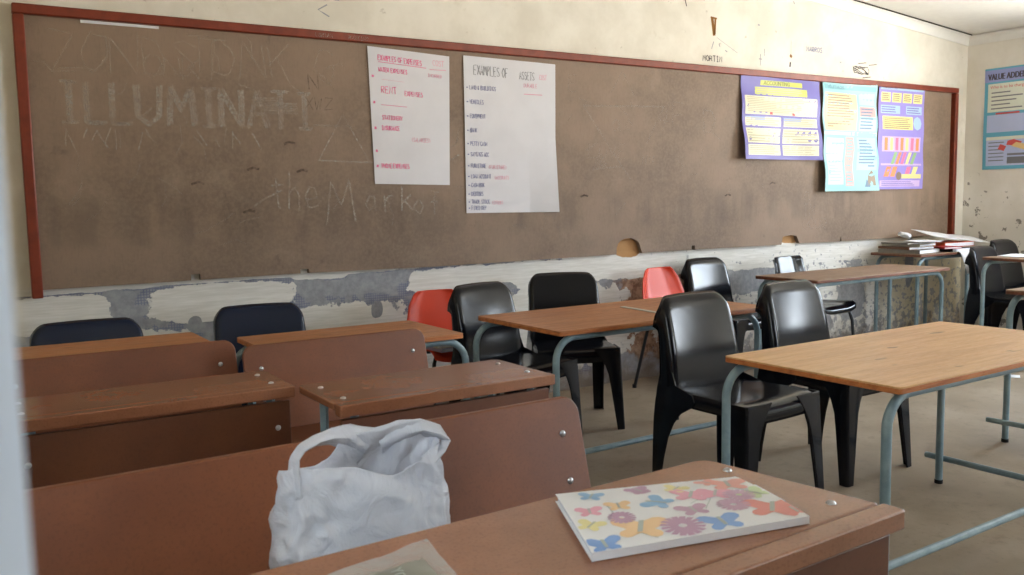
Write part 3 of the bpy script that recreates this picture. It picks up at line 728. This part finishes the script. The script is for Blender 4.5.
# ------------------------------------------------------------------ combination desks (desk with attached bench)
def bolt(parent, p, axis, sign, name='bolt'):
    m = MB(); m.dome(p, .0085, .005, 12, axis, sign); m.build(name, M['bolt'], parent)
def combo(label, x0, x1, y0, y1, zt, yb, zb, rz, taper=0, bolts=True, rb=.04):
    """local frame: origin at floor under the middle of the near edge; x along the desk, y towards the bench"""
    W = x1 - x0; cx = (x0 + x1) / 2
    root = thing('combination_desk', label, 'desk', (cx, y0, 0), R(rz), 'brown desks with joined benches')
    a, b = -W / 2, W / 2; D = y1 - y0; B = yb - y0
    m = MB(); p = rrect(a, .046, b, D, (.004, .004, .03, .03), 5)
    p = [(u - taper * (v / D) if u > 0 else u, v) for u, v in p]
    m.prism(p, zt - .02, zt); m.build('desktop', M['desk'], root, bevel=.003)
    m = MB(); m.prism(rrect(a, 0, b, .041, .006, 3), zt - .031, zt + .001); m.build('front_ledge', M['desk'], root, bevel=.003)
    m = MB(); m.box((0, .0435, zt - .012), (W - .01, .004, .014)); m.build('pencil_groove', M['joint'], root, smooth=0)
    m = MB(); m.prism([(a + .012, .27), (b - .012, .27), (b - .012, zt - .043), (a + .012, zt - .043)], .020, .034, 0, lambda u, v, w: (u, w, v)); mp = m.build('modesty_panel', M['desk_shaded'], root, bevel=.002)
    for x in (a + .05, b - .05): bolt(mp, (x, .020, zt - .12), 'y', -1)
    m = MB(); m.box((0, .18, zt - .17), (W - .08, .26, .012)); m.build('book_shelf', M['desk_shaded'], root, bevel=.002)
    for x in (a + .045, b - .045 - taper * .5):
        for y in (.09, D - .08): bolt(root, (x, y, zt), 'z', 1)
    lo = -.075
    m = MB(); q = rrect(a - .003, -.145, b + .003, .155, (.02, .02, rb, rb), 6)
    def bk(u, v, w):  # leaning panel: bottom nearer the desk
        return (u, B - .035 + v * .26 + w, zb - .155 + v)
    m.prism(q, -.008, .008, 0, bk); bp = m.build('backrest', M['deskb'], root, bevel=.003)
    for x in (a + .055, b - .055):
        for v in (.075, -.03): bolt(bp, bk(x, v, -.008), 'y', -1)
    m = MB(); m.prism(rrect(a + .02, D + .07, b - .02, B - .07, .02, 4), .405, .425); m.build('bench_seat', M['desk_shaded'], root, bevel=.003)
    for x in (a + .06, b - .06 - taper * .5):
        f = MB(); s = .013
        f.tube([(x, .05, 0), (x, .05, zt - .034)], s, 4); f.tube([(x, D - .06, 0), (x, D - .06, zt - .034)], s, 4)
        f.tube([(x, .04, zt - .034), (x, D - .02, zt - .034)], s, 4); f.tube([(x, .03, .03), (x, B + .02, .03)], s, 4)
        f.tube([(x, B - .11, 0), (x, B - .11, .40)], s, 4); f.tube([(x, D + .08, .392), (x, B - .05, .392)], s, 4)
        f.tube([(x, B - .07, .38), (x, B - .052, .47), (x, B - .008, zb - .09)], .011, 4)
        f.build('side_frame', M['steel'], root, smooth=0)
    return root
combo('wide brown desk at the bottom front, a butterfly-covered book lying on its top', .03, 1.246, .795, 1.185, .70, 1.64, .738, 2.0, .045)
combo('narrow brown desk at far left with a dark front panel, second row', .07, .812, 2.485, 2.80, .67, 3.17, .722, -.5)
combo('narrow brown desk in the second row beside the blue-legged middle table', .822, 1.515, 2.16, 2.50, .67, 3.045, .713, .5)

# ------------------------------------------------------------------ chairs
def back_y(z): v = (z - .40) / .39; return .150 + .03 * v + .055 * v * v
def monobloc(name, label, mat):
    root = thing(name, label, 'chair', (0, 0, 0))
    def back(a, b):
        u = a * 2 - 1; sg = math.copysign(1, u); rad = .022
        w = .205 - .014 * b; dep = .060 - .026 * b
        S = (w - rad) + rad * PI / 2 + dep; q = abs(u) * S
        if q < w - rad: x, d = q, 0
        elif q < w - rad + rad * PI / 2:
            t = (q - (w - rad)) / rad; x, d = w - rad + rad * math.sin(t), rad * (1 - math.cos(t))
        else: x, d = w, rad + q - (w - rad + rad * PI / 2)
        top = .384 - .07 * (d / (rad + dep)) ** 2 + .006 * (1 - (x / w) ** 2) - .050 * max(0, (x / w - .70) / .30) ** 2.4
        k = max(0, (b - .88) / .12)
        z = .410 + top * (b - .035 * k * k)
        y = back_y(z) + d + .012 * (1 - (x / w) ** 2) + .030 * k ** 2
        return (sg * x, y, z)
    m = MB(); m.grid(back, 40, 24); m.build('backrest', mat, root, smooth=80, solid=.007)
    def seat(a, b):
        # rows run round the rim: the outer rows form the turned-down apron
        u = a * 2 - 1; v = b * 2 - 1
        k = max(abs(u), abs(v)); drop = 0; 
        uu, vv = max(-1, min(1, u * 1.12)), max(-1, min(1, v * 1.12))
        if k > .893: drop = (k - .893) / .107
        w = .218 - .016 * (vv * .5 + .5)
        x = uu * w * (1 - .02 * max(0, abs(vv) - .9) * 10 * (abs(uu) > .9)); y = -.02 + vv * .185
        z = .432 - .013 * (1 - uu * uu) * (1 - .6 * vv * vv) - .016 * max(0, (-vv - .55) / .45) ** 2 - .006 * max(abs(uu), abs(vv)) ** 10
        return (x, y, z - .052 * drop)
    m = MB(); m.grid(seat, 28, 28); m.build('seat', mat, root, smooth=60, solid=.006, offset=-1)
    t = .007
    for s in (-1, 1):
        secs = []
        for z in (0, .06, .14, .22, .29, .34, .375, .40, .428):
            q = z / .428; splay = (1 - q)
            w = .040 + .035 * q + .060 * max(0, (q - .6) / .4) ** 2.2
            fw = .040 + .045 * q + .060 * max(0, (q - .6) / .4) ** 2.2
            xo = .221 + .014 * splay - .004 * q; yo = -.207 - .020 * splay + .002
            secs.append([(s * xo, yo + w, z), (s * xo, yo + .008, z), (s * (xo - .008), yo, z), (s * (xo - fw), yo, z), (s * (xo - fw), yo + t, z), (s * (xo - .011), yo + t, z), (s * (xo - t), yo + .011, z), (s * (xo - t), yo + w, z)])
        m = MB(); m.loft(secs); m.build('leg', mat, root, smooth=50, bevel=.002)
        secs = []
        for z, yf, yr, x in ((0, .222, .264, .224), (.08, .212, .266, .222), (.16, .198, .266, .220), (.24, .178, .265, .218), (.30, .150, .263, .217), (.345, .115, .260, .215), (.378, .060, .257, .213), (.40, .045, .254, .211), (.425, .06, .252, .209),
                             (.45, .150, .248, .206), (.50, .170, .238, .2035)):
            iw = .05 if z < .4 else .03
            secs.append([(s * x, yf, z), (s * x, yr - .008, z), (s * (x - .008), yr, z), (s * (x - iw), yr, z), (s * (x - iw), yr - t, z), (s * (x - .011), yr - t, z), (s * (x - t), yr - .011, z), (s * (x - t), yf, z)])
        m = MB(); m.loft(secs); m.build('leg', mat, root, smooth=50, bevel=.002)
    return root
def shell_chair(name, label, mat, tube, top_w=.125, rise=1.0):
    root = thing(name, label, 'chair', (0, 0, 0))
    prof = [(-.205, .405, .185), (-.20, .435, .195), (-.17, .452, .200), (-.06, .445, .205), (.06, .438, .206), (.125, .446, .205), (.165, .478, .204), (.185, .53, .202), (.205, .60, .190), (.225, .68, .168), (.24, .735, top_w + .008), (.245, .752, top_w - .02)]
    def f(a, b):
        u = a * 2 - 1; k = b * (len(prof) - 1); i = min(int(k), len(prof) - 2); q = k - i
        y, z, w = (prof[i][j] * (1 - q) + prof[i + 1][j] * q for j in range(3))
        z = .44 + (z - .44) * rise if z > .46 else z
        cup = max(0, (abs(u) - .4) / .6) ** 2
        seatish = max(0, min(1, (.49 - z) / .04)); 
        return (u * w, y - .035 * cup * (1 - seatish), z + .022 * cup * seatish)
    m = MB(); m.grid(f, 20, 33); m.build('seat_shell', mat, root, smooth=80, solid=.006)
    for sx in (-1, 1):
        for pts in ([(sx * .10, -.08, .43), (sx * .15, -.13, .428), (sx * .175, -.165, .40), (sx * .185, -.18, .34), (sx * .20, -.205, 0)],
                    [(sx * .10, .06, .425), (sx * .15, .10, .423), (sx * .175, .135, .40), (sx * .182, .15, .34), (sx * .20, .235, 0)]):
            m = MB(); m.tube(pts, .0105, 10); o = m.build('leg', tube, root)
            c = MB(); c.tube([(pts[-1][0], pts[-1][1], 0), (pts[-1][0], pts[-1][1] - .002 * 0, .022)], .0135, 10); c.build('foot_cap', M['rubber'], o)
    return root
CG = 'black one-piece plastic chairs'
proto = monobloc('plastic_chair', 'black plastic chair', M['black'])
used = [False]
def place(src, flag, label, x, y, rz, sc, group, mat=None):
    c = src if not flag[0] else copy_tree(src); flag[0] = True
    c.location = (x, y, 0); c.rotation_euler = (0, 0, R(rz)); c.scale = sc if isinstance(sc, tuple) else (sc, sc, sc); tag(c, label, 'chair', group)
    return c
place(proto, used, 'glossy black plastic chair in front, left of the pair at the light plywood table', 2.585, 2.42, 4, 1.02, CG)
place(proto, used, 'glossy black plastic chair, right of the pair tucked under the light plywood table', 3.255, 2.49, 3, 1.02, CG)
place(proto, used, 'black plastic chair facing us behind the middle table, below the larger white chart', 2.77, 3.80, -25, 1.0, CG)
place(proto, used, 'black plastic chair at the left end of the middle table, beside the red chair', 2.265, 3.56, 13, 1.0, CG)
place(proto, used, 'black plastic chair against the wall right of the farther red chair', 4.27, 4.07, 4, 1.0, CG)
place(proto, used, 'black plastic chair in the far right corner, farther of two', 7.16, 3.65, 4, 1.03, CG)
place(proto, used, 'black plastic chair near the far right corner, nearer of two, with a shiny back', 6.60, 3.50, 5, 1.0, CG)
navy = monobloc('plastic_chair', 'blue-black plastic chair', M['navy']); used2 = [False]
place(navy, used2, 'blue-black plastic chair at the far left, behind the corner table', .445, 3.80, 0, (1.1, 1, .925), 'blue-black chairs by the wall')
place(navy, used2, 'blue-black plastic chair at the wall behind the small table, second from left', 1.15, 3.83, -6, (1.04, 1, .935), 'blue-black chairs by the wall')
redc = shell_chair('shell_chair', 'red shell chair', M['red'], M['tube_dark']); used3 = [False]
place(redc, used3, 'orange-red plastic shell chair left of a black chair, behind the small table', 2.19, 4.09, -4, .95, 'orange-red shell chairs')
place(redc, used3, 'orange-red plastic shell chair against the wall at the right end of the middle table', 3.81, 4.04, 6, 1.0, 'orange-red shell chairs')
bs = shell_chair('shell_chair', 'black plastic shell chair with thin tube legs, tucked behind the worn brown table', M['black'], M['tube_dark'], top_w=.165, rise=1.06)
bs.location = (4.95, 3.98, 0); bs.rotation_euler = (0, 0, R(6))

# ------------------------------------------------------------------ things lying about
# carrier bag on the near bench
root = thing('carrier_bag', 'crumpled white plastic carrier bag standing on the near bench', 'bag', (.582, 1.43, .425), R(2)); root.scale = (.95, 1, 1)
def crumple(p, amp=.010):
    v = Vector(p); n = mnoise.noise_vector(v * 9); n2 = mnoise.noise_vector(v * 24 + Vector((3, 1, 7)))
    return v + n * amp + n2 * amp * .45
def bag_ring(k, n=150):
    out = []
    hw = .166 + .012 * math.sin(k * 2.6) - .020 * k ** 3; hd = .078 * (1 - .74 * k ** 1.8) + .010
    for j in range(n):
        t = 2 * PI * j / n; c, s = math.cos(t), math.sin(t); e = .5
        x = hw * math.copysign(abs(c) ** e, c); y = hd * math.copysign(abs(s) ** e, s)
        side = s  # +1 back panel, -1 front panel
        front = .326 - .030 * math.exp(-((x - .05) / .06) ** 2) + .012 * math.exp(-((x + .15) / .03) ** 2)
        back = .325 + .048 / (1 + math.exp(-(x + .045) / .012)) - .03 * max(0, (x - .12) / .04)
        m_ = .5 + .5 * max(-1, min(1, side * 1.6)); H = front * (1 - m_) + back * m_
        z = H * k
        v = Vector((x * 5, y * 6 + 2, z * 5))
        fold = (.5 - abs(mnoise.noise(v * 1.5))) * .030 * min(1, k * 2.2 + .1) + (.35 - abs(mnoise.noise(v * 3.3 + Vector((5, 0, 2))))) * .020 + (.3 - abs(mnoise.noise(Vector((v.x * 9 + v.z * 4, v.y * 6, v.z * 5 - v.x * 3))))) * .008
        nrm = Vector((c * .6, s, 0)).normalized()
        p = Vector((x, y, z)) + nrm * (fold - .018) + mnoise.noise_vector(v * 2.2) * .006 * k
        if k > .8: p.x += .02 * (k - .8) / .2 * max(0, x / .166) ** 2 * m_; p.y -= .012 * (k - .8) / .2 * m_
        p.z = max(p.z, .003); out.append(p)
    return out
m = MB(); r0 = bag_ring(.012)
secs = [[Vector((p.x * q, p.y * q, .002)) for p in r0] for q in (.05, .6, .96)]
m.loft(secs + [bag_ring(.012 + .988 * k / 70) for k in range(71)], cap=False)
m.build('bag_body', M['bag'], root, smooth=45, solid=.0009)
def strap(path, w0, name):
    def f(a, b):
        k = a * (len(path) - 1); i = min(int(k), len(path) - 2); q = k - i
        p = Vector(path[i]).lerp(Vector(path[i + 1]), q); d = (Vector(path[i + 1]) - Vector(path[i])).normalized()
        side = d.cross(Vector((0, 1, .1))).normalized()
        ww = w0[i] * (1 - q) + w0[i + 1] * q
        return crumple(p + side * (b - .5) * ww + Vector((0, .010 * math.cos(b * PI * 2), 0)), .005)
    m = MB(); m.grid(f, 48, 8); m.build(name, M['bag'], root, smooth=45, solid=.0009)
strap([(-.132, -.022, .285), (-.136, -.022, .330), (-.134, -.020, .352), (-.118, -.016, .367), (-.085, -.008, .374), (-.05, .006, .372), (-.015, .018, .364), (.03, .030, .335)], [.045, .022, .020, .020, .022, .030, .045, .075], 'handle')
strap([(.05, .030, .335), (.09, .016, .352), (.125, .004, .360), (.160, -.006, .350), (.178, -.012, .334), (.160, -.018, .318), (.125, -.022, .295)], [.07, .05, .034, .03, .012, .022, .04], 'handle')
# butterfly-covered book
BOOK = [(.713, .937), (1.071, .862), (1.123, 1.061), (.813, 1.167)]   # near-left, near-right, far-right, far-left
zb0 = .7015
root = thing('exercise_book', 'large flat book covered in butterfly and flower wrapping paper on the front desk', 'book', (0, 0, 0))
def bookmap(u, v, lift=0.0):
    a = [BOOK[0][i] * (1 - u) + BOOK[1][i] * u for i in (0, 1)]; b = [BOOK[3][i] * (1 - u) + BOOK[2][i] * u for i in (0, 1)]
    return (a[0] * (1 - v) + b[0] * v, a[1] * (1 - v) + b[1] * v, zb0 + .0145 + lift - .0025 * abs(2 * v - 1) ** 3)
cols = {'wrap': col(226, 226, 226), 'blue': col(96, 168, 214), 'deep': col(40, 130, 206), 'pink': col(222, 130, 160), 'mauve': col(170, 110, 150), 'orange': col(236, 186, 110), 'coral': col(226, 130, 110), 'yellow': col(226, 214, 120), 'green': col(176, 200, 130), 'red': col(216, 84, 56), 'stem': col(150, 160, 150)}
cm = [paper_mat('wrapping_' + k, tuple(q * .72 + .17 for q in c[:3]) + (1,), .35, .5, .1) for k, c in cols.items()]; ci = {k: i for i, k in enumerate(cols)}
m = MB(); ins = [(.0, .0), (1, 0), (1, 1), (0, 1)]
m.grid(lambda a, b: bookmap(a, b), 12, 12, 0); m.grid(lambda a, b: (*bookmap(a, b)[:2], zb0), 4, 4, 0)
m.grid(lambda a, b: (*bookmap(a, 0)[:2], zb0 + (bookmap(a, 0)[2] - zb0) * b), 12, 1, 0)   # wrapped spine side
def wing(u, v, a, s, k, mi):
    pts = []
    for q in range(14):
        t = 2 * PI * q / 14; r = s * (.55 + .45 * abs(math.cos(t)) ** k)
        pts.append((u + (r * math.cos(t + a)) * .65, v + r * math.sin(t + a)))
    m.add([bookmap(max(.004, min(.996, x)), max(.004, min(.996, y)), .0006) for x, y in pts], [tuple(range(14))], ci[mi])
def butterfly(u, v, a, s, c):
    for da, l in ((.9, 1), (-.9, 1), (2.3, .75), (-2.3, .75)):
        cx, cy = u + .62 * s * l * math.cos(a + da) * .65, v + .62 * s * l * math.sin(a + da)
        wing(cx, cy, a + da, s * .62 * l, 1.5, c)
    ribbon(m, [(u - .3 * s * math.cos(a), v - .3 * s * math.sin(a)), (u + .6 * s * math.cos(a), v + .6 * s * math.sin(a))], s * .12, lambda x, y: bookmap(x, y, .001), ci['stem'])
def daisy(u, v, s, c, n=16):
    for q in range(n):
        a = 2 * PI * q / n
        ribbon(m, [(u + .2 * s * math.cos(a) * .65, v + .2 * s * math.sin(a)), (u + s * math.cos(a) * .65, v + s * math.sin(a))], s * .2, lambda x, y: bookmap(x, y, .0007), ci[c])
for b in ((.16, .86, 1.2, .10, 'blue'), (.42, .88, 1.8, .10, 'mauve'), (.60, .83, .9, .10, 'yellow'), (.88, .80, 1.4, .17, 'coral'), (.10, .58, 1.5, .10, 'pink'), (.25, .62, 1.5, .10, 'orange'), (.45, .60, 2.4, .13, 'blue'),
          (.63, .66, 1.2, .15, 'pink'), (.75, .63, 1.2, .13, 'pink'), (.94, .55, 2.0, .13, 'green'), (.06, .36, 1.0, .10, 'yellow'), (.56, .38, 1.6, .12, 'mauve'), (.26, .22, 1.3, .19, 'orange'), (.07, .07, 1.6, .12, 'deep'),
          (.62, .12, 1.57, .15, 'deep'), (.90, .22, 1.2, .20, 'red'), (.98, .12, 1.6, .12, 'red'), (.80, .9, 1.9, .09, 'coral')): butterfly(*b)
for d in ((.22, .42, .10, 'mauve'), (.44, .16, .15, 'mauve'), (.76, .38, .12, 'mauve'), (.85, .55, .12, 'mauve'), (.42, .88, .08, 'mauve')): daisy(*d)
for p in (((.2, .45), (.2, .68)), ((.30, .05), (.22, .2)), ((.58, .50), (.74, .66)), ((.70, .55), (.62, .38))): ribbon(m, list(p), .006, lambda x, y: bookmap(x, y, .0005), ci['stem'])
m.build('cover', cm, root, smooth=60)
m = MB(); m.grid(lambda a, b: (*bookmap(.012 + .976 * a, .985)[:2], zb0 + .001 + .011 * b), 6, 1); m.grid(lambda a, b: (*bookmap(.985, .02 + .96 * a)[:2], zb0 + .001 + .011 * b), 6, 1); m.grid(lambda a, b: (*bookmap(.012, .02 + .96 * a)[:2], zb0 + .001 + .011 * b), 6, 1)
m.build('pages', M['white'], root, smooth=0)
m = MB(); m.prism([bookmap(.93, .42)[:2], bookmap(1.04, .40)[:2], bookmap(1.045, .82)[:2], bookmap(.93, .84)[:2]], zb0 + .006, zb0 + .0075); m.build('loose_page', M['white'], root, smooth=0)
# plastic sleeve at the bottom edge
t = NT('clear_plastic_film'); t.base(col(196, 196, 192)); t.set(Roughness=.22, Alpha=.45); t.bump(t.noise(14, 5, .6, dist=1), .6, .01); M['film'] = t.m
M['film_print'] = plain('grey_green_print', col(128, 128, 114), .3, .5); M['film_ink'] = plain('pale_print', col(206, 212, 206), .5, .3)
SL = [(.30, .86), (.50, .80), (.556, 1.128), (.37, 1.085)]
def slmap(u, v, lift=0.0):
    a = [SL[0][i] * (1 - u) + SL[1][i] * u for i in (0, 1)]; b = [SL[3][i] * (1 - u) + SL[2][i] * u for i in (0, 1)]
    p = Vector((a[0] * (1 - v) + b[0] * v, a[1] * (1 - v) + b[1] * v, .7035 + lift))
    p.z += .004 + .004 * mnoise.noise(p * 26); return p
root = thing('plastic_sleeve', 'crinkled clear plastic packet with grey-green print at the bottom edge of the front desk', 'packet', (0, 0, 0))
m = MB(); m.grid(slmap, 20, 24); m.build('film', M['film'], root, smooth=60)
m = MB(); m.grid(lambda a, b: slmap(.40 + .46 * a, .10 + .72 * b, .003), 12, 16, 0)
write(m, 'YOU', 0, 0, .11, .012, lambda x, y: slmap(.56 + y * .8, .78 - x * .6, .0046), 1, .1)
m.build('printed_insert', [M['film_print'], M['film_ink']], root, smooth=60)

# books on the red chair's seat
def book(label, cx, cy, z, w, d, h, rz, cover, group, name='book', page=None):
    r = thing(name, label, 'book', (cx, cy, z), R(rz), group)
    m = MB(); t = min(.003, h * .2)
    m.box((0, 0, t / 2), (w, d, t)); m.box((0, 0, h - t / 2), (w, d, t)); m.box((-w / 2 + t / 2, 0, h / 2), (t, d, h)); m.build('cover', cover, r, smooth=0)
    m = MB(); m.box((.002, 0, h / 2), (w - .012, d - .008, h - 2 * t - .0002)); m.build('pages', page or M['white'], r, smooth=0)
    return r
bk = {k: plain('book_cover_' + k, c, .45, .4) for k, c in dict(red=col(170, 34, 34), orange=col(206, 84, 44), blue=col(74, 92, 148), grey=col(128, 124, 116), brown=col(120, 84, 56), black=col(36, 34, 38), cream=col(206, 198, 178), lilac=col(176, 170, 206)).items()}
book('lilac-covered book lowest of three on the red chair seat', 2.10, 3.98, .448, .19, .23, .020, 4, bk['lilac'], 'books on the red chair')
book('cream-covered book in the middle of the stack on the red chair seat', 2.095, 3.975, .4685, .18, .22, .018, -6, bk['cream'], 'books on the red chair')
book('grey-covered book topmost of the stack on the red chair seat', 2.105, 3.98, .487, .185, .225, .022, 3, bk['grey'], 'books on the red chair')

# pile on the corner table
zt = .735
PG = 'papers and folders piled on the corner table'
book('grey ring file flat at the left end of the corner table pile', 6.32, 4.18, zt, .30, .34, .030, 4, bk['grey'], PG, 'ring_file')
book('brown book lying on the grey file at the left of the corner pile', 6.31, 4.20, zt + .0305, .27, .30, .020, -8, bk['brown'], PG)
book('cream file topmost at the left of the corner pile', 6.36, 4.21, zt + .051, .29, .30, .018, 9, bk['cream'], PG, 'ring_file')
book('black book with a red one on it in the middle of the corner pile', 6.70, 4.14, zt, .28, .33, .026, 2, bk['black'], PG)
book('thin red book in the middle of the corner pile', 6.56, 4.03, zt + .0265, .18, .16, .016, -12, bk['red'], PG)
book('orange folder under white sheets at the right of the corner pile', 6.84, 4.20, zt + .028, .36, .26, .036, -5, bk['orange'], PG, 'folder')
book('thin grey folder slanting over the middle of the corner pile', 6.34, 4.20, zt + .0695, .34, .24, .012, -3, bk['grey'], PG, 'folder')
def paper(label, cx, cy, z, w, d, rz, group, curl=.012, droop=None, mat='white', tilt=0, pitch=0):
    def f(a, b):
        u, v = (a - .5) * w, (b - .5) * d
        zz = curl * mnoise.noise(Vector((u * 7 + cx * 3, v * 7, 1))) + curl * .6
        if droop and b < droop: zz -= (droop - b) * d * .9; v = (droop - .5) * d + (b - droop) * d * .35
        return (u, v, zz)
    m = MB(); m.grid(f, 10, 12); o = m.build('paper_sheet', M[mat], smooth=60, solid=.0012)
    o.location = (cx, cy, z); o.rotation_euler = (R(pitch), R(tilt), R(rz)); tag(o, label, 'paper', group); return o
paper('large white sheet spread over the orange folder, pointing at the end wall', 6.95, 4.20, .832, .80, .24, -2, PG, .006, tilt=6.0, pitch=13)
paper('white sheet lying on the brown and cream files of the corner pile', 6.35, 4.08, zt + .085, .30, .19, 12, PG, .010)
paper('white sheet hanging over the front edge of the corner table', 6.70, 3.922, zt + .0015, .17, .34, 0, PG, .002, .55)
m = MB()
for i in range(1):
    secs = []
    for a in range(9):
        t = PI * a / 8; secs.append([Vector((.075 * math.sin(t) * math.cos(q), .06 * math.sin(t) * math.sin(q), .045 - .042 * math.cos(t))) for q in [2 * PI * j / 16 for j in range(16)]])
    m.loft([[crumple(p * .75, .03) for p in s] for s in secs])
o = m.build('crumpled_paper', M['white'], smooth=0); o.location = (6.45, 4.30, zt + .088); tag(o, 'crumpled ball of white paper on top of the corner pile', 'paper', PG)
paper('loose white paper on the table at the right edge, farther of two', 6.42, 3.38, .7385, .30, .21, 12, 'papers on the right edge table', .004)
paper('loose white paper on the table at the right edge, nearer of two', 6.45, 3.14, .7385, .30, .21, -20, 'papers on the right edge table', .004)
paper('small white scrap of paper on the floor behind the light plywood table', 5.75, 3.03, .002, .09, .06, 30, None, .004)

# pale curtain at the window beside the camera
def cur(a, b):
    y = -.16 + .62 * a; z = .02 + 2.28 * b
    g = math.exp(-((y - .20) / .05) ** 2)
    x = -.075 + .020 * math.sin(y * 46 + .4 * math.sin(z * 3)) * (1 - g) + (.0844 + .0012 * math.sin(z * 4)) * g
    return (x, y, z)
root = thing('curtain', 'out of focus pale cloth curtain at the left edge of view', 'curtain', (0, 0, 0))
m = MB(); m.grid(cur, 120, 24); m.build('cloth', M['curtain'], root, smooth=80, solid=.002)
m = MB(); m.tube([(-.075, -.3, 2.315), (-.075, 2.7, 2.315)], .012, 12)
for y in (-.25, 2.6): m.tube([(-.075, y, 2.315), (XL, y, 2.315)], .008, 8)
m.build('curtain_rod', M['tube_dark'], root)

# ------------------------------------------------------------------ light: an overcast bright sky through the windows
w = bpy.data.worlds.new('sky'); bpy.context.scene.world = w; w.use_nodes = True
nt = w.node_tree; bg = nt.nodes['Background']
tc = nt.nodes.new('ShaderNodeTexCoord'); sp = nt.nodes.new('ShaderNodeSeparateXYZ'); nt.links.new(tc.outputs['Generated'], sp.inputs[0])
rp = nt.nodes.new('ShaderNodeValToRGB'); nt.links.new(sp.outputs[2], rp.inputs[0])
e = rp.color_ramp.elements
e[0].position = 0.0; e[0].color = (1.4, 1.34, 1.2, 1); e[1].position = 1.0; e[1].color = (.55, .75, 1.0, 1)
q = e.new(.02); q.color = (1.4, 1.34, 1.22, 1); q = e.new(.06); q.color = (.84, .92, 1.0, 1)
nt.links.new(rp.outputs[0], bg.inputs[0]); bg.inputs[1].default_value = 23.0
def portal(loc, rot, sx, sy):
    l = bpy.data.lights.new('window_portal', 'AREA'); l.shape = 'RECTANGLE'; l.size = sx; l.size_y = sy; l.cycles.is_portal = True
    o = bpy.data.objects.new('window_portal', l); C.objects.link(o); o.location = loc; o.rotation_euler = rot
for a, b, z0, z1 in win_front: portal(((a + b) / 2, YB - .21, (z0 + z1) / 2), (R(90), 0, 0), b - a, z1 - z0)
for a, b, z0, z1 in win_left: portal((XL - .21, (a + b) / 2, (z0 + z1) / 2), (R(90), 0, R(-90)), b - a, z1 - z0)
for a, b, z0, z1 in win_right: portal((XR + .21, (a + b) / 2, (z0 + z1) / 2), (R(90), 0, R(90)), b - a, z1 - z0)

# ------------------------------------------------------------------ camera
yaw, pitch, roll = R(32.224), R(5.674), R(1.013); fpx = 882.2
F = Vector((math.sin(yaw) * math.cos(pitch), math.cos(yaw) * math.cos(pitch), -math.sin(pitch)))
rt = F.cross(Vector((0, 0, 1))).normalized(); dn = F.cross(rt)
rr = math.cos(roll) * rt + math.sin(roll) * dn; dd = -math.sin(roll) * rt + math.cos(roll) * dn
cam = bpy.data.cameras.new('camera'); co = bpy.data.objects.new('camera', cam); C.objects.link(co)
Mx = Matrix((rr, -dd, -F)).transposed().to_4x4(); Mx.translation = (0, 0, 1.2); co.matrix_world = Mx
cam.sensor_width = 36; cam.lens = fpx * 36 / 1024; cam.clip_start = .02
cam.dof.use_dof = True; cam.dof.focus_distance = 4.0; cam.dof.aperture_fstop = cam.lens / 1000 / .0032
sc = bpy.context.scene; sc.camera = co
sc.view_settings.view_transform = 'Standard'; sc.view_settings.look = 'None'; sc.view_settings.gamma = 1; sc.view_settings.use_curve_mapping = False
sc.view_settings.exposure = 0.55
sc.cycles.use_denoising = True; sc.cycles.max_bounces = 10; sc.cycles.diffuse_bounces = 6; sc.cycles.sample_clamp_indirect = 8
